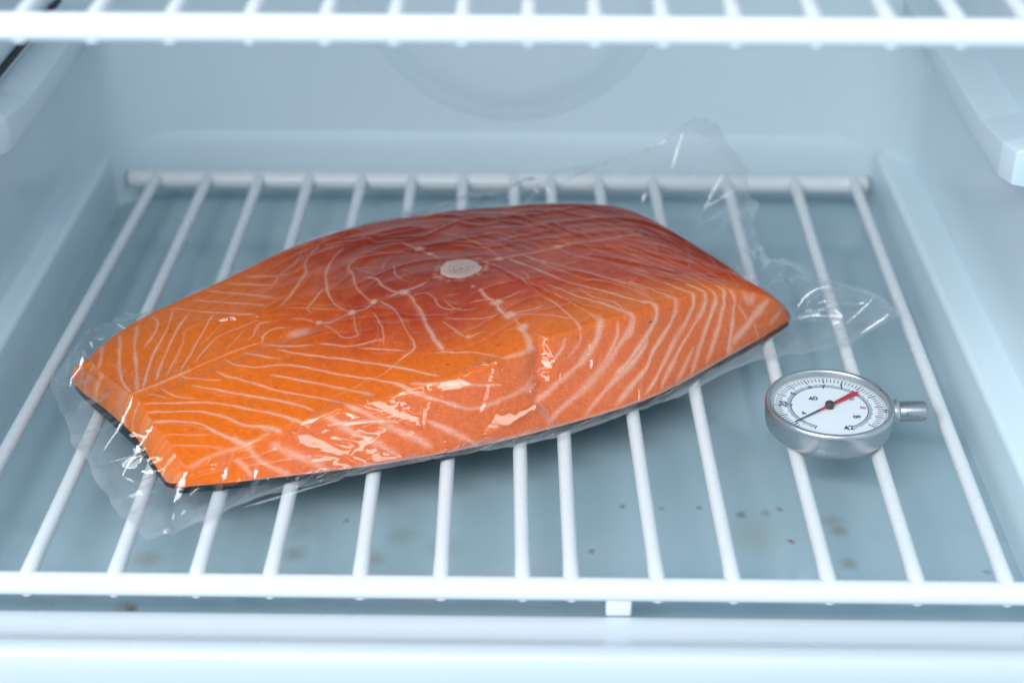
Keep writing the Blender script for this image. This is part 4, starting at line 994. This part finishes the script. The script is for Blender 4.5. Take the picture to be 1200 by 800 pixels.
dial = mesh_np('dial', V, [(0, 1 + k, 1 + (k + 1) % 96) for k in range(96)], M_DIAL, th, False)
def ticks(name, items, mat, z):
    V = []; F = []
    for a, r0, r1, wd in items:
        c, s = math.cos(a), math.sin(a); b = len(V)
        for r_, q in ((r0, -1), (r1, -1), (r1, 1), (r0, 1)): V.append((r_ * c - q * wd / 2 * s, r_ * s + q * wd / 2 * c, z))
        F.append((b, b + 1, b + 2, b + 3))
    o = mesh_np(name, V, F, mat, dial, False); o['kind'] = 'stuff'; return o
it = []
for k in range(62):
    a = math.radians(-42 + k * 4.35); major = k % 5 == 0
    it.append((a, .0216 if major else .0226, .0258 if major else .0254, .00062 if major else .00044))
ticks('outer_scale_ticks', it, M_INK, DZ + .00012)
it = [(math.radians(-62 + k * 2.3), .0184, .0201 if k % 5 else .0208, .00032) for k in range(132)]
ticks('inner_scale_ticks', it, M_BLUE, DZ + .00012)
def ring_line(name, r0, r1, a0, a1, mat):
    V = []; F = []; n = 120
    for k in range(n + 1):
        a = math.radians(a0 + (a1 - a0) * k / n)
        V += [(r0 * math.cos(a), r0 * math.sin(a), DZ + .00010), (r1 * math.cos(a), r1 * math.sin(a), DZ + .00010)]
    for k in range(n): F.append((2*k, 2*k+1, 2*k+3, 2*k+2))
    return mesh_np(name, V, F, mat, dial, False)
ring_line('inner_scale_line', .0180, .0184, -64, 244, M_BLUE)
ring_line('outer_scale_line', .0264, .0266, 0, 360, M_BLUE)
def text(s, x, y, size, rot, mat):
    cu = bpy.data.curves.new('numeral', 'FONT'); cu.body = s; cu.size = size; cu.align_x = 'CENTER'; cu.align_y = 'CENTER'
    cu.offset = size * .02
    tmp = bpy.data.objects.new('numeral', cu); col.objects.link(tmp); bpy.context.view_layer.update()
    me = bpy.data.meshes.new_from_object(tmp.evaluated_get(bpy.context.evaluated_depsgraph_get())); bpy.data.objects.remove(tmp)
    me.materials.clear(); me.materials.append(mat)
    o = link(bpy.data.objects.new('numeral', me), dial); o.location = (x, y, DZ + .0002); o.rotation_euler = (0, 0, math.radians(rot)); return o
for s, u, v, size, rot, mat in NUMERALS: text(s, u, v, size * 1.08, rot, {'k': M_INK, 'r': M_RED, 'b': M_BLUE}[mat])
# pointer
ang = math.atan2(.0125, .0158)
def poly3(name, pts, z0, z1, mat, parent):
    bm = bmesh.new(); b = [bm.verts.new((x, y, z0)) for x, y in pts]; t = [bm.verts.new((x, y, z1)) for x, y in pts]; n = len(pts)
    bm.faces.new(t); bm.faces.new(b[::-1])
    for i in range(n): bm.faces.new((b[i], b[(i+1) % n], t[(i+1) % n], t[i]))
    o = bm_obj(name, bm, mat, parent, False); return o
pt = poly3('pointer', [(0, .0009), (.004, .0011), (.0165, .0019), (.0188, .0027), (.0181, .0010), (.0205, -.0004), (.0178, -.0010), (.0182, -.0028), (.0160, -.0018), (.004, -.0011), (0, -.0009), (-.0065, -.0006), (-.0065, .0006)], DZ + .0011, DZ + .0015, M_RED, th)
pt.rotation_euler = (0, 0, ang); pt.scale = (1, .78, 1)
p2 = poly3('needle_tip', [(-.0065, .00058), (-.0065, -.00058), (-.0235, -.00028), (-.0235, .00028)], DZ + .0011, DZ + .0015, M_INK, pt)
hub = lathe('hub', [(0, .0034), (.0014, .0033), (.0020, .0028), (.0022, .0022), (.0022, .0002)], M_HUB, th, (0, 0, DZ), 32)
N = Nodes('dial_glass'); tr = N.n('ShaderNodeBsdfTransparent'); gl = N.n('ShaderNodeBsdfGlossy'); gl.inputs['Roughness'].default_value = .03
fr = N.n('ShaderNodeFresnel'); fr.inputs[0].default_value = 1.45; mx = N.n('ShaderNodeMixShader'); gb = N.n('ShaderNodeNewGeometry'); gm = N.n('ShaderNodeMix', data_type='FLOAT'); N.l(gb.outputs['Backfacing'], gm.inputs[0]); N.l(fr.outputs[0], gm.inputs[2]); gm.inputs[3].default_value = .05; N.l(gm.outputs[0], mx.inputs[0]); N.l(tr.outputs[0], mx.inputs[1]); N.l(gl.outputs[0], mx.inputs[2]); N.l(mx.outputs[0], N.out.inputs[0])
V = [(0, 0, .0140)] + [(.0277 * math.cos(2 * math.pi * k / 64), .0277 * math.sin(2 * math.pi * k / 64), .0139) for k in range(64)]
mesh_np('glass', V, [(0, 1 + k, 1 + (k + 1) % 64) for k in range(64)], N.m, th, True)
# stem on the right side
def xlathe(name, prof, mat, parent):
    V = []; n = 32; m = len(prof)
    for k in range(n):
        a = 2 * math.pi * k / n
        for x, r_ in prof: V.append((x, r_ * math.cos(a), .0078 + r_ * math.sin(a)))
    F = [(k*m + j, ((k+1) % n)*m + j, ((k+1) % n)*m + j + 1, k*m + j + 1) for k in range(n) for j in range(m - 1)]
    return mesh_np(name, V, F, mat, parent)
stem = xlathe('stem', [(.0330, .0042), (.0334, .0048), (.0338, .0050), (.0455, .0050), (.0466, .0047), (.0472, .0040), (.0473, 0)], M_STEM, th); stem.rotation_euler = (0, 0, math.radians(4))
colr = xlathe('collar', [(.0292, .0045), (.0292, .0057), (.0298, .0062), (.0326, .0062), (.0332, .0058), (.0333, .0042)], M_STEEL, stem)
